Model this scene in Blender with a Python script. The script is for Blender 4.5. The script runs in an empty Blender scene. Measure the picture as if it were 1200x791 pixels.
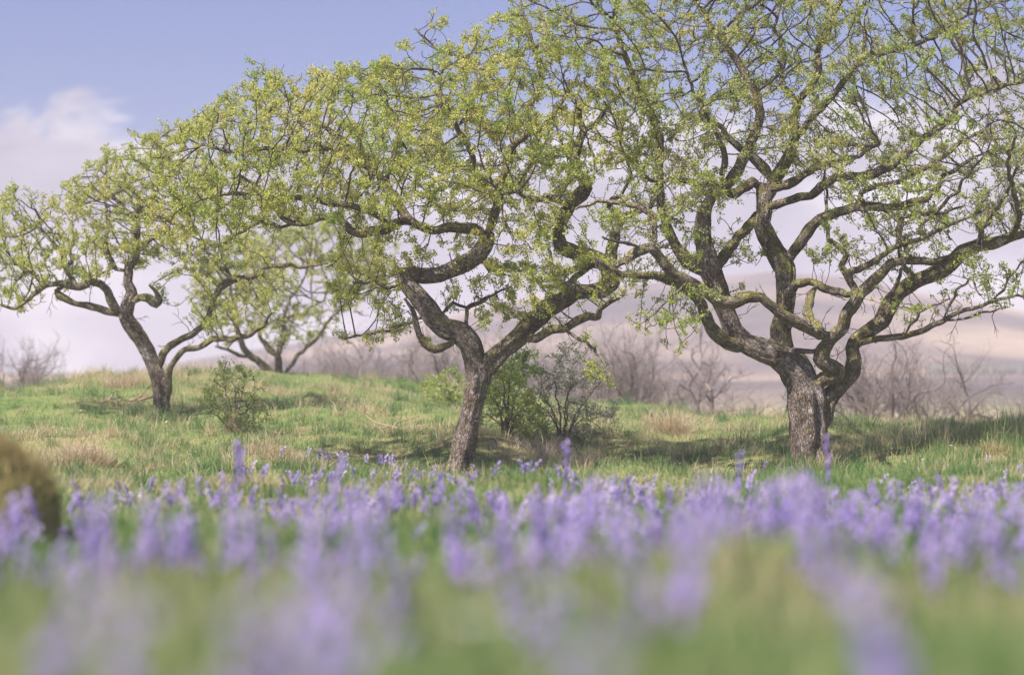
import bpy, math, random
import numpy as np
from mathutils import Vector, noise as mnoise

rng = np.random.default_rng(7)
random.seed(7)
S = bpy.context.scene
COL = S.collection

# ------------------------------------------------------------------ camera model
F = 85.0 / 36.0 * 1200.0            # focal length in photo pixels
ZC = 0.70                           # camera height above the grass at the trees
PITCH = math.atan((470 - 395.5) / F)
CP, SP = math.cos(PITCH), math.sin(PITCH)

def P(px, py, d):
    """World point seen at photo pixel px,py and lying d metres in front."""
    v = (395.5 - py) / F
    u = (px - 600.0) / F
    t = d / (CP - v * SP)
    return np.array([u * t, d, ZC + t * (SP + v * CP)])

def X(px, d):
    return (px - 600.0) / F * d

# ------------------------------------------------------------------ terrain
ctrl = []
def gp(px, py, d):
    p = P(px, py, d); ctrl.append((p[0], p[1], p[2]))
def gz(x, d, z):
    ctrl.append((x, d, z + ZC))
for x in (-1.5, 0, 1.5):
    gz(x, 0.3, -.43); gz(x, 1.5, -.43); gz(x, 3.0, -.46)
for x in (-2.2, -.8, .8, 2.2):
    gz(x, 6.0, -.57)
for x in (-4, -1.5, 1.5, 4):
    gz(x, 10, -.65); gz(x, 15.5, -.69)
gp(538, 558, 24); gp(948, 548, 23.5); gp(189, 492, 30); gp(325, 440, 40)
gp(300, 566, 20.5); gp(560, 570, 21); gp(830, 566, 21.5); gp(1130, 562, 20.5); gp(60, 566, 20.5)
gp(60, 500, 28); gp(60, 474, 32); gp(15, 469, 36); gp(110, 441, 35); gp(170, 437, 37); gp(230, 438, 38)
gp(400, 520, 26); gp(450, 478, 31); gp(410, 446, 38); gp(300, 480, 31); gp(360, 462, 34); gp(500, 464, 35)
gp(620, 515, 27); gp(600, 484, 33); gp(700, 486, 33); gp(780, 490, 32); gp(860, 500, 30); gp(740, 520, 27)
gp(1000, 520, 26); gp(1060, 503, 28); gp(1130, 515, 24.5); gp(1180, 505, 26); gp(1250, 500, 27)
gp(1130, 508, 31); gp(900, 503, 34); gp(1030, 515, 34); gp(-200, 470, 36); gp(-150, 520, 26); gp(1500, 510, 28)
gz(-14, 50, -.9); gz(-7, 52, -.5); gz(0, 50, -.9); gz(5, 48, -1.0); gz(11, 48, -1.2); gz(16, 40, -1.0); gz(-14, 40, -.3)
gz(-10, 68, -2); gz(0, 68, -2.2); gz(10, 68, -2.4); gz(20, 60, -2.4); gz(-22, 60, -2)
C_ = np.array(ctrl)

def _tps_fit(c, lam=0.4):
    xy, z = c[:, :2], c[:, 2]
    n = len(c)
    r2 = ((xy[:, None] - xy[None]) ** 2).sum(-1)
    K = 0.5 * r2 * np.log(r2 + 1e-9) + lam * np.eye(n)
    Pm = np.c_[np.ones(n), xy]
    A = np.zeros((n + 3, n + 3)); A[:n, :n] = K; A[:n, n:] = Pm; A[n:, :n] = Pm.T
    return np.linalg.solve(A, np.r_[z, 0, 0, 0])
TPS = _tps_fit(C_)

HT = np.array([(-1500, 446), (-600, 442), (0, 440), (130, 438), (220, 424), (300, 410), (400, 393), (500, 376), (600, 352),
               (700, 337), (780, 330), (900, 319), (1000, 325), (1070, 342), (1150, 355), (1200, 365), (1400, 385), (1800, 420), (2600, 440)], float)

def snoise(x, y, s, seed=0.0):
    """cheap smooth 2-D noise in about -1..1"""
    x = np.asarray(x) / s; y = np.asarray(y) / s
    r = np.random.default_rng(int(seed * 1000) + 11)
    o = 0
    for k in range(6):
        a = r.uniform(0, 6.28); f = 1.0 + .75 * k; p = r.uniform(0, 6.28); q = r.uniform(0, 6.28)
        u = x * math.cos(a) + y * math.sin(a); w = -x * math.sin(a) + y * math.cos(a)
        o = o + np.sin(f * u + p + 1.3 * np.sin(.7 * f * w + q)) / (1 + .45 * k)
    return o / 2.6

_hr = np.random.default_rng(404)
HUM = [(X(_hr.uniform(-60, 1260), q), q, _hr.uniform(.05, .15) * (1 if q > 22 else .6), _hr.uniform(.35, .7), _hr.uniform(.4, .8)) for q in _hr.uniform(17, 38, 46)]
HUM = [h for h in HUM if not any(abs(h[0] - X(fx, fd)) < 1.5 and fd - 4.5 < h[1] < fd + 1.2 for fx, fd in ((538, 24), (948, 23.5), (189, 30)))]
def height(x, y):
    x = np.atleast_1d(np.asarray(x, float)); y = np.atleast_1d(np.asarray(y, float))
    shp = x.shape
    x = x.ravel(); y = y.ravel()
    out = np.empty_like(x)
    for i in range(0, len(x), 20000):
        xs, ys = x[i:i + 20000], np.clip(y[i:i + 20000], .2, 70)
        xc = np.clip(xs, -26, 26)
        r2 = (xc[:, None] - C_[None, :, 0]) ** 2 + (ys[:, None] - C_[None, :, 1]) ** 2
        out[i:i + 20000] = (.5 * r2 * np.log(r2 + 1e-9)) @ TPS[:-3] + TPS[-3] + TPS[-2] * xc + TPS[-1] * ys
    near = out
    near = near + .075 * snoise(x, y, .55, 1) * np.clip((y - 3) / 6, 0, 1) + .10 * snoise(x, y, 1.6, 2) * np.clip((y - 4) / 12, 0, 1)
    # hummocks
    for px, d, h, sx, sd in ((862, 5.6, .17, .26, .5), (960, 6.6, .05, .25, .5), (755, 4.6, .08, .2, .4),
                             (640, 22.6, .16, .3, .3), (1165, 22, .14, .5, .4), (95, 20.5, .14, .45, .4), (330, 24, .1, .6, .5)):
        near = near + h * np.exp(-((x - X(px, d)) / sx) ** 2 - ((y - d) / sd) ** 2)
    for hx, hd, hh, sx, sd in HUM:
        near = near + hh * np.exp(-((x - hx) / sx) ** 2 - ((y - hd) / sd) ** 2)
    # far moor
    yy = np.maximum(y, 1)
    px = 600 + x / yy * F
    top = np.interp(px, HT[:, 0], HT[:, 1])
    D_ = [60, 85, 115, 160, 210, 265, 330, 385, 430]
    rows = np.stack([np.full_like(px, v) for v in (545, 520, 498, 478, 456, 440)] +
                    [440 + (top - 440) * .45, 440 + (top - 440) * .85, top], 0)
    fy = np.clip(yy, 60, 430)
    idx = np.clip(np.searchsorted(D_, fy) - 1, 0, len(D_) - 2)
    Da = np.array(D_)
    t = (fy - Da[idx]) / (Da[idx + 1] - Da[idx])
    ar = np.arange(len(px))
    row = rows[idx, ar] * (1 - t) + rows[idx + 1, ar] * t
    far = ZC + (470 - row) / F * fy
    und = snoise(x, y, 30, 3) * .35 + snoise(x, y, 12, 4) * .15
    far = far + und * np.clip((yy - 80) / 120, 0, 1) * np.clip((450 - yy) / 60, 0, 1)
    far = far - np.clip(yy - 430, 0, 1e9) * .05
    m = np.clip((yy - 52) / 30, 0, 1); m = m * m * (3 - 2 * m)
    return (near * (1 - m) + far * m).reshape(shp)

def H(x, y):
    return float(height(np.array([x]), np.array([y]))[0])

# ------------------------------------------------------------------ mesh helpers
def mesh_from(name, V, faces_by_n, tint=None, vec=None, smooth=False):
    """V (n,3); faces_by_n: list of int arrays (m,k) in order; tint per face."""
    me = bpy.data.meshes.new(name)
    V = np.asarray(V, np.float32)
    me.vertices.add(len(V)); me.vertices.foreach_set('co', V.ravel())
    loops = np.concatenate([f.ravel() for f in faces_by_n]).astype(np.int32)
    tot = np.concatenate([np.full(len(f), f.shape[1], np.int32) for f in faces_by_n])
    st = np.concatenate([[0], np.cumsum(tot)[:-1]]).astype(np.int32)
    me.loops.add(len(loops)); me.loops.foreach_set('vertex_index', loops)
    me.polygons.add(len(tot)); me.polygons.foreach_set('loop_start', st)
    if smooth:
        me.polygons.foreach_set('use_smooth', np.ones(len(tot), bool))
    me.update(calc_edges=True)
    if tint is not None:
        a = me.attributes.new('tint', 'FLOAT', 'FACE'); a.data.foreach_set('value', np.asarray(tint, np.float32))
    if vec is not None:
        a = me.attributes.new('barkco', 'FLOAT_VECTOR', 'POINT'); a.data.foreach_set('vector', np.asarray(vec, np.float32).ravel())
    me.validate()
    return me

def link(name, me, mat, parent=None, loc=None):
    o = bpy.data.objects.new(name, me); COL.objects.link(o)
    if mat is not None and not me.materials:
        me.materials.append(mat)
    if parent is not None:
        o.parent = parent
    if loc is not None:
        o.location = loc
    return o

def tag(o, label=None, cat=None, group=None, kind=None):
    if label: o['label'] = label
    if cat: o['category'] = cat
    if group: o['group'] = group
    if kind: o['kind'] = kind
    return o

def empty(name, loc):
    o = bpy.data.objects.new(name, None); COL.objects.link(o); o.location = loc
    o.empty_display_size = .1
    return o

class Acc:
    """collects vertices, quads and tris, then makes one mesh"""
    def __init__(s): s.V = []; s.Q = []; s.T = []; s.tq = []; s.tt = []; s.vec = []; s.n = 0
    def add(s, V, Q=None, T=None, tq=0.5, vec=None):
        V = np.asarray(V, float); s.V.append(V)
        if Q is not None and len(Q):
            s.Q.append(np.asarray(Q) + s.n); s.tq.append(np.broadcast_to(np.asarray(tq, float), (len(Q),)))
        if T is not None and len(T):
            s.T.append(np.asarray(T) + s.n); s.tt.append(np.broadcast_to(np.asarray(tq if np.ndim(tq) == 0 else .5, float), (len(T),)))
        s.vec.append(np.zeros_like(V) if vec is None else vec)
        s.n += len(V)
    def mesh(s, name, smooth=False, origin=None):
        V = np.concatenate(s.V)
        if origin is not None: V = V - np.asarray(origin)
        fs, tint = [], []
        if s.Q: fs.append(np.concatenate(s.Q)); tint.append(np.concatenate(s.tq))
        if s.T: fs.append(np.concatenate(s.T)); tint.append(np.concatenate(s.tt))
        return mesh_from(name, V, fs, np.concatenate(tint), np.concatenate(s.vec), smooth)

def frames(pts):
    t = np.gradient(pts, axis=0)
    t /= np.linalg.norm(t, axis=1, keepdims=True) + 1e-9
    n = np.zeros_like(pts)
    a = np.array([0, 0, 1.]) if abs(t[0, 2]) < .8 else np.array([1., 0, 0])
    v = np.cross(t[0], a); v /= np.linalg.norm(v)
    n[0] = v
    for i in range(1, len(pts)):
        v = v - t[i] * np.dot(v, t[i]); l = np.linalg.norm(v)
        v = v / l if l > 1e-6 else n[i - 1]
        n[i] = v
    return t, n, np.cross(t, n)

_qcache = {}
def tube_quads(n, k):
    if (n, k) not in _qcache:
        i = np.arange(n - 1)[:, None] * k; j = np.arange(k)[None]; j2 = (j + 1) % k
        _qcache[(n, k)] = np.stack([i + j, i + j2, i + k + j2, i + k + j], -1).reshape(-1, 4)
    return _qcache[(n, k)]

def add_tube(acc, pts, rad, k=5, tint=.5):
    pts = np.asarray(pts, float); rad = np.asarray(rad, float)
    t, n, b = frames(pts)
    th = np.arange(k) / k * 2 * np.pi
    V = pts[:, None] + rad[:, None, None] * (np.cos(th)[None, :, None] * n[:, None] + np.sin(th)[None, :, None] * b[:, None])
    s = np.r_[0, np.cumsum(np.linalg.norm(np.diff(pts, axis=0), axis=1))]
    vec = np.stack([np.cos(th)[None] * rad[:, None], np.sin(th)[None] * rad[:, None], np.repeat(s[:, None], k, 1)], -1)
    acc.add(V.reshape(-1, 3), tube_quads(len(pts), k), None, tint, vec.reshape(-1, 3))

def catmull(pts, step):
    pts = np.asarray(pts, float)
    p = np.vstack([2 * pts[0] - pts[1], pts, 2 * pts[-1] - pts[-2]])
    out = []
    for i in range(1, len(p) - 2):
        L = np.linalg.norm(p[i + 1][:3] - p[i][:3]); m = max(2, int(L / step))
        t = np.linspace(0, 1, m, endpoint=False)[:, None]
        out.append(.5 * ((2 * p[i]) + (-p[i - 1] + p[i + 1]) * t + (2 * p[i - 1] - 5 * p[i] + 4 * p[i + 1] - p[i + 2]) * t ** 2
                         + (-p[i - 1] + 3 * p[i] - 3 * p[i + 1] + p[i + 2]) * t ** 3))
    out.append(p[-2][None])
    return np.concatenate(out)

# ------------------------------------------------------------------ materials
def new_mat(name):
    m = bpy.data.materials.new(name); m.use_nodes = True
    nt = m.node_tree; nt.nodes.clear()
    return m, nt, nt.nodes, nt.links

def ramp(nd, stops, interp='LINEAR'):
    r = nd.new('ShaderNodeValToRGB'); r.color_ramp.interpolation = interp
    e = r.color_ramp.elements
    e[0].position, e[0].color = stops[0][0], (*stops[0][1], 1)
    e[1].position, e[1].color = stops[1][0], (*stops[1][1], 1)
    for p, c in stops[2:]:
        x = e.new(p); x.color = (*c, 1)
    return r

def leaf_mat(name, stops, trans=.4, rough=.6, transcol=1.25):
    m, nt, nd, lk = new_mat(name)
    at = nd.new('ShaderNodeAttribute'); at.attribute_name = 'tint'
    r = ramp(nd, stops); lk.new(at.outputs['Fac'], r.inputs[0])
    d = nd.new('ShaderNodeBsdfPrincipled'); d.inputs['Roughness'].default_value = rough
    d.inputs['Specular IOR Level'].default_value = .25
    lk.new(r.outputs[0], d.inputs['Base Color'])
    t = nd.new('ShaderNodeBsdfTranslucent'); lk.new(r.outputs[0], t.inputs[0])
    mx = nd.new('ShaderNodeMixShader'); mx.inputs[0].default_value = trans
    lk.new(d.outputs[0], mx.inputs[1]); lk.new(t.outputs[0], mx.inputs[2])
    o = nd.new('ShaderNodeOutputMaterial'); lk.new(mx.outputs[0], o.inputs[0])
    return m

def bark_mat(name, dark, mid, pale, moss, moss_amt=.5, scale=1.0, bump=1.0):
    m, nt, nd, lk = new_mat(name)
    at = nd.new('ShaderNodeAttribute'); at.attribute_name = 'barkco'
    mp = nd.new('ShaderNodeMapping'); mp.inputs['Scale'].default_value = (1, 1, .33); lk.new(at.outputs['Vector'], mp.inputs[0])
    n1 = nd.new('ShaderNodeTexNoise'); n1.inputs['Scale'].default_value = 38 * scale; n1.inputs['Detail'].default_value = 6
    n1.inputs['Roughness'].default_value = .65; n1.inputs['Distortion'].default_value = .6; lk.new(mp.outputs[0], n1.inputs[0])
    v1 = nd.new('ShaderNodeTexVoronoi'); v1.feature = 'DISTANCE_TO_EDGE'; v1.inputs['Scale'].default_value = 64 * scale
    wv = nd.new('ShaderNodeVectorMath'); wv.operation = 'MULTIPLY_ADD'
    lk.new(n1.outputs['Color'], wv.inputs[0]); wv.inputs[1].default_value = (.02, .02, .02); lk.new(mp.outputs[0], wv.inputs[2])
    lk.new(wv.outputs[0], v1.inputs['Vector'])
    r = ramp(nd, [(.28, dark), (.52, mid), (.74, pale)]); lk.new(n1.outputs[0], r.inputs[0])
    n4 = nd.new('ShaderNodeTexNoise'); n4.inputs['Scale'].default_value = 5; n4.inputs['Detail'].default_value = 4; lk.new(at.outputs['Vector'], n4.inputs[0])
    r4 = ramp(nd, [(.36, (.62, .52, .44)), (.5, (1.0, .93, .86)), (.64, (1.12, 1.1, 1.12))]); lk.new(n4.outputs[0], r4.inputs[0])
    m4 = nd.new('ShaderNodeMix'); m4.data_type = 'RGBA'; m4.blend_type = 'MULTIPLY'; m4.inputs[0].default_value = 1
    lk.new(r.outputs[0], m4.inputs[6]); lk.new(r4.outputs[0], m4.inputs[7]); rr_ = m4.outputs[2]
    # fissures
    fs = nd.new('ShaderNodeMapRange'); lk.new(v1.outputs['Distance'], fs.inputs[0]); fs.inputs[2].default_value = .18; fs.inputs[3].default_value = .45
    fs.inputs[1].default_value = 0; fs.inputs[2].default_value = .16; fs.inputs[3].default_value = .42; fs.inputs[4].default_value = 1
    mu = nd.new('ShaderNodeMix'); mu.data_type = 'RGBA'; mu.blend_type = 'MULTIPLY'; mu.inputs[0].default_value = 1
    lk.new(rr_, mu.inputs[6]); lk.new(fs.outputs[0], mu.inputs[7])
    # lichen blotches
    tc = nd.new('ShaderNodeTexCoord')
    n2 = nd.new('ShaderNodeTexNoise'); n2.inputs['Scale'].default_value = 16; n2.inputs['Detail'].default_value = 5; n2.inputs['Roughness'].default_value = .7
    lk.new(tc.outputs['Object'], n2.inputs[0])
    lr = ramp(nd, [(.56, (0, 0, 0)), (.66, (.75, .75, .75))]); lk.new(n2.outputs[0], lr.inputs[0])
    ml = nd.new('ShaderNodeMix'); ml.data_type = 'RGBA'; lk.new(lr.outputs[0], ml.inputs[0]); lk.new(mu.outputs[2], ml.inputs[6])
    ml.inputs[7].default_value = (pale[0] * 1.25, pale[1] * 1.25, pale[2] * 1.15, 1)
    # moss grows on upper faces
    g = nd.new('ShaderNodeNewGeometry'); sx = nd.new('ShaderNodeSeparateXYZ'); lk.new(g.outputs['Normal'], sx.inputs[0])
    n3 = nd.new('ShaderNodeTexNoise'); n3.inputs['Scale'].default_value = 6; n3.inputs['Detail'].default_value = 6; n3.inputs['Roughness'].default_value = .7
    lk.new(tc.outputs['Object'], n3.inputs[0])
    ma = nd.new('ShaderNodeMath'); ma.operation = 'MULTIPLY_ADD'; lk.new(sx.outputs[2], ma.inputs[0]); ma.inputs[1].default_value = .16
    lk.new(n3.outputs[0], ma.inputs[2])
    mr = nd.new('ShaderNodeMapRange'); lk.new(ma.outputs[0], mr.inputs[0]); mr.inputs[1].default_value = .72 - .28 * moss_amt
    mr.inputs[2].default_value = .86 - .24 * moss_amt; mr.inputs[4].default_value = .85
    mm = nd.new('ShaderNodeMix'); mm.data_type = 'RGBA'; lk.new(mr.outputs[0], mm.inputs[0]); lk.new(ml.outputs[2], mm.inputs[6])
    mc = nd.new('ShaderNodeTexNoise'); mc.inputs['Scale'].default_value = 45; lk.new(tc.outputs['Object'], mc.inputs[0])
    mcr = ramp(nd, [(.35, tuple(c * .55 for c in moss)), (.65, moss)]); lk.new(mc.outputs[0], mcr.inputs[0])
    lk.new(mcr.outputs[0], mm.inputs[7])
    bs = nd.new('ShaderNodeBsdfPrincipled'); bs.inputs['Roughness'].default_value = .92; bs.inputs['Specular IOR Level'].default_value = .15
    lk.new(mm.outputs[2], bs.inputs['Base Color'])
    ad = nd.new('ShaderNodeMath'); ad.operation = 'MULTIPLY_ADD'; lk.new(fs.outputs[0], ad.inputs[0]); ad.inputs[1].default_value = .7; lk.new(n1.outputs[0], ad.inputs[2])
    bp = nd.new('ShaderNodeBump'); bp.inputs['Strength'].default_value = bump; bp.inputs['Distance'].default_value = .05
    lk.new(ad.outputs[0], bp.inputs['Height']); lk.new(bp.outputs[0], bs.inputs['Normal'])
    o = nd.new('ShaderNodeOutputMaterial'); lk.new(bs.outputs[0], o.inputs[0])
    return m

def plain_mat(name, c1, c2, scale=8, rough=.9, coord='Object'):
    m, nt, nd, lk = new_mat(name)
    tc = nd.new('ShaderNodeTexCoord'); n = nd.new('ShaderNodeTexNoise'); n.inputs['Scale'].default_value = scale
    n.inputs['Detail'].default_value = 5; lk.new(tc.outputs[coord], n.inputs[0])
    r = ramp(nd, [(.35, c1), (.65, c2)]); lk.new(n.outputs[0], r.inputs[0])
    b = nd.new('ShaderNodeBsdfPrincipled'); b.inputs['Roughness'].default_value = rough; b.inputs['Specular IOR Level'].default_value = .15
    lk.new(r.outputs[0], b.inputs['Base Color'])
    o = nd.new('ShaderNodeOutputMaterial'); lk.new(b.outputs[0], o.inputs[0])
    return m

M_BARK = bark_mat('hawthorn_bark', (.15, .118, .11), (.35, .295, .275), (.60, .54, .51), (.42, .38, .12), .56)
M_LIMB = bark_mat('mossy_limb_bark', (.15, .118, .105), (.33, .28, .25), (.56, .50, .45), (.44, .41, .12), .9)
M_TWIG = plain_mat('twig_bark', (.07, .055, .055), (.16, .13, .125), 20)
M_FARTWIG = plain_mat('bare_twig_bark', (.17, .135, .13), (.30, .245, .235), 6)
M_LEAF_Y = leaf_mat('hawthorn_leaf_yellow', [(0, (.27, .42, .075)), (.3, (.50, .57, .13)), (.65, (.70, .67, .22)), (1, (.79, .65, .38))], .5)
M_LEAF_G = leaf_mat('hawthorn_leaf_green', [(0, (.22, .39, .075)), (.4, (.39, .51, .12)), (.8, (.56, .58, .18)), (1, (.66, .58, .30))], .5)
M_LEAF_GREY = leaf_mat('willow_leaf_grey', [(0, (.26, .30, .20)), (.5, (.38, .40, .29)), (1, (.52, .50, .40))], .4)
M_LEAF_DARK = leaf_mat('bush_leaf_dark', [(0, (.11, .19, .04)), (.5, (.22, .30, .06)), (1, (.42, .36, .17))], .4)
GS = [(0, (.085, .19, .065)), (.3, (.155, .27, .085)), (.55, (.255, .335, .12)), (.72, (.50, .44, .23)), (.88, (.58, .46, .30)), (1, (.66, .55, .40))]
M_GRASS = leaf_mat('meadow_grass', GS, .4, .5)
M_STRAW = leaf_mat('straw_grass', [(0, (.27, .29, .10)), (.25, (.44, .35, .20)), (.6, (.60, .47, .33)), (1, (.74, .62, .48))], .4)
M_BROWN = leaf_mat('brown_moss', [(0, (.22, .23, .07)), (.5, (.37, .31, .13)), (1, (.62, .47, .27))], .4)
M_BELL = leaf_mat('bluebell_petal', [(0, (.31, .215, .61)), (.35, (.495, .375, .79)), (.75, (.67, .54, .89)), (1, (.82, .71, .92))], .45, .5)
M_STEM = leaf_mat('bluebell_stem', [(0, (.10, .17, .04)), (1, (.16, .22, .07))], .3)
M_WHITE = leaf_mat('white_petal', [(0, (.72, .68, .58)), (1, (.82, .80, .74))], .3)
M_STONE = plain_mat('pale_stone', (.30, .26, .25), (.46, .41, .40), 5)
M_SOIL = plain_mat('root_bark', (.15, .11, .085), (.28, .22, .17), 14)

def ground_mat():
    m, nt, nd, lk = new_mat('meadow_ground')
    tc = nd.new('ShaderNodeTexCoord')
    n1 = nd.new('ShaderNodeTexNoise'); n1.inputs['Scale'].default_value = .8; n1.inputs['Detail'].default_value = 7; n1.inputs['Roughness'].default_value = .6
    lk.new(tc.outputs['Object'], n1.inputs[0])
    r1 = ramp(nd, [(.34, (.13, .20, .065)), (.48, (.21, .25, .09)), (.60, (.29, .26, .13)), (.74, (.37, .30, .19))]); lk.new(n1.outputs[0], r1.inputs[0])
    n2 = nd.new('ShaderNodeTexNoise'); n2.inputs['Scale'].default_value = 30; n2.inputs['Detail'].default_value = 5
    lk.new(tc.outputs['Object'], n2.inputs[0])
    r2 = ramp(nd, [(.3, (.55, .55, .5)), (.7, (1.2, 1.2, 1.2))]); lk.new(n2.outputs[0], r2.inputs[0])
    mu = nd.new('ShaderNodeMix'); mu.data_type = 'RGBA'; mu.blend_type = 'MULTIPLY'; mu.inputs[0].default_value = 1
    lk.new(r1.outputs[0], mu.inputs[6]); lk.new(r2.outputs[0], mu.inputs[7])
    b = nd.new('ShaderNodeBsdfPrincipled'); b.inputs['Roughness'].default_value = .95; b.inputs['Specular IOR Level'].default_value = .1
    lk.new(mu.outputs[2], b.inputs['Base Color'])
    bp = nd.new('ShaderNodeBump'); bp.inputs['Strength'].default_value = .6; bp.inputs['Distance'].default_value = .03
    lk.new(n2.outputs[0], bp.inputs['Height']); lk.new(bp.outputs[0], b.inputs['Normal'])
    o = nd.new('ShaderNodeOutputMaterial'); lk.new(b.outputs[0], o.inputs[0])
    return m

def moor_mat():
    m, nt, nd, lk = new_mat('moor')
    tc = nd.new('ShaderNodeTexCoord')
    mp = nd.new('ShaderNodeMapping'); mp.inputs['Scale'].default_value = (.014, .010, .04); lk.new(tc.outputs['Object'], mp.inputs[0])
    n1 = nd.new('ShaderNodeTexNoise'); n1.inputs['Scale'].default_value = 1.0; n1.inputs['Detail'].default_value = 7; n1.inputs['Roughness'].default_value = .55; n1.inputs['Distortion'].default_value = .7
    lk.new(mp.outputs[0], n1.inputs[0])
    r1 = ramp(nd, [(.38, (.07, .058, .075)), (.46, (.13, .10, .105)), (.53, (.27, .205, .17)), (.66, (.40, .31, .235))]); lk.new(n1.outputs[0], r1.inputs[0])
    n2 = nd.new('ShaderNodeTexNoise'); n2.inputs['Scale'].default_value = .3; n2.inputs['Detail'].default_value = 6
    lk.new(tc.outputs['Object'], n2.inputs[0])
    r2 = ramp(nd, [(.3, (.75, .73, .75)), (.7, (1.15, 1.15, 1.1))]); lk.new(n2.outputs[0], r2.inputs[0])
    mu = nd.new('ShaderNodeMix'); mu.data_type = 'RGBA'; mu.blend_type = 'MULTIPLY'; mu.inputs[0].default_value = 1
    lk.new(r1.outputs[0], mu.inputs[6]); lk.new(r2.outputs[0], mu.inputs[7])
    # greener pasture in the valley (by distance along the valley axis)
    sx = nd.new('ShaderNodeSeparateXYZ'); lk.new(tc.outputs['Object'], sx.inputs[0])
    mr = nd.new('ShaderNodeMapRange'); lk.new(sx.outputs[1], mr.inputs[0]); mr.inputs[1].default_value = 205; mr.inputs[2].default_value = 150
    n3 = nd.new('ShaderNodeTexNoise'); n3.inputs['Scale'].default_value = .04; n3.inputs['Detail'].default_value = 3; lk.new(tc.outputs['Object'], n3.inputs[0])
    r3 = ramp(nd, [(.42, (.26, .26, .13)), (.58, (.45, .37, .25))]); lk.new(n3.outputs[0], r3.inputs[0])
    mx = nd.new('ShaderNodeMix'); mx.data_type = 'RGBA'; lk.new(mr.outputs[0], mx.inputs[0]); lk.new(mu.outputs[2], mx.inputs[6]); lk.new(r3.outputs[0], mx.inputs[7])
    b = nd.new('ShaderNodeBsdfPrincipled'); b.inputs['Roughness'].default_value = 1; b.inputs['Specular IOR Level'].default_value = 0
    lk.new(mx.outputs[2], b.inputs['Base Color'])
    o = nd.new('ShaderNodeOutputMaterial'); lk.new(b.outputs[0], o.inputs[0])
    return m

# ------------------------------------------------------------------ ground sheet
def grid_mesh(name, az, ds):
    A, Dd = np.meshgrid(az, ds)
    Xg = np.tan(A) * Dd; Yg = Dd
    Z = height(Xg, Yg)
    V = np.stack([Xg, Yg, Z], -1).reshape(-1, 3)
    n, m = A.shape
    i = (np.arange(n - 1)[:, None] * m + np.arange(m - 1)[None])
    Q = np.stack([i, i + 1, i + m + 1, i + m], -1).reshape(-1, 4)
    return mesh_from(name, V, [Q], smooth=True)
az = np.concatenate([np.radians(np.linspace(-62, -17, 40, endpoint=False)), np.radians(np.linspace(-17, 17, 300, endpoint=False)), np.radians(np.linspace(17, 62, 40))])
d_near = np.geomspace(.25, 62, 300)
d_far = np.concatenate([[d_near[-1]], np.geomspace(65, 430, 130), [434, 442, 455, 475, 520, 620]])
tag(link('ground', grid_mesh('ground', az, d_near), ground_mat()), 'uneven grassy meadow ground under the hawthorn trees', kind='structure')
tag(link('hills', grid_mesh('hills', az, d_far), moor_mat()), 'pale pinkish moorland fell rising beyond the meadow', kind='structure')

# ------------------------------------------------------------------ tree growth
def in_poly(p, poly):
    x, y = p[:, 0], p[:, 1]; poly = np.asarray(poly, float)
    c = np.zeros(len(p), bool); j = len(poly) - 1
    for i in range(len(poly)):
        xi, yi = poly[i]; xj, yj = poly[j]
        c ^= ((yi > y) != (yj > y)) & (x < (xj - xi) * (y - yi) / (yj - yi + 1e-12) + xi)
        j = i
    return c

def sample_region(poly, D, thick, n, off=0.0, r=None, clump=0):
    """attraction points inside a crown volume: outline, distance, thickness (m)"""
    r = r or rng
    poly = np.asarray(poly, float); lo, hi = poly.min(0), poly.max(0)
    cen = poly.mean(0)
    out = []
    while len(out) < n:
        p = r.uniform(lo, hi, (n * 2, 2)); p = p[in_poly(p, poly)]
        # thinner towards the outline
        e = np.linalg.norm((p - cen) / ((hi - lo) * .5 + 1e-6), axis=1)
        half = thick * .5 * np.sqrt(np.clip(1.15 - .8 * e ** 2, .12, 1))
        dz = off + r.uniform(-1, 1, len(p)) * half
        q = np.array([P(a, b, D + z) for (a, b), z in zip(p, dz)])
        if clump:
            sc = D / 24
            q = q + .26 * sc * np.stack([nz3(q / sc, .33, 51), nz3(q / sc, .33, 63), nz3(q / sc, .33, 77)], -1)
            f = nz3(q * np.array([1, 1, 2.1]) / sc, .62, 17 + D) + .55 * nz3(q * np.array([1, 1, 1.7]) / sc, .24, 31 + D)
            q = q[r.uniform(-.16, .16, len(q)) < f + clump]
        out += list(q)
    return np.array(out[:n])

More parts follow.
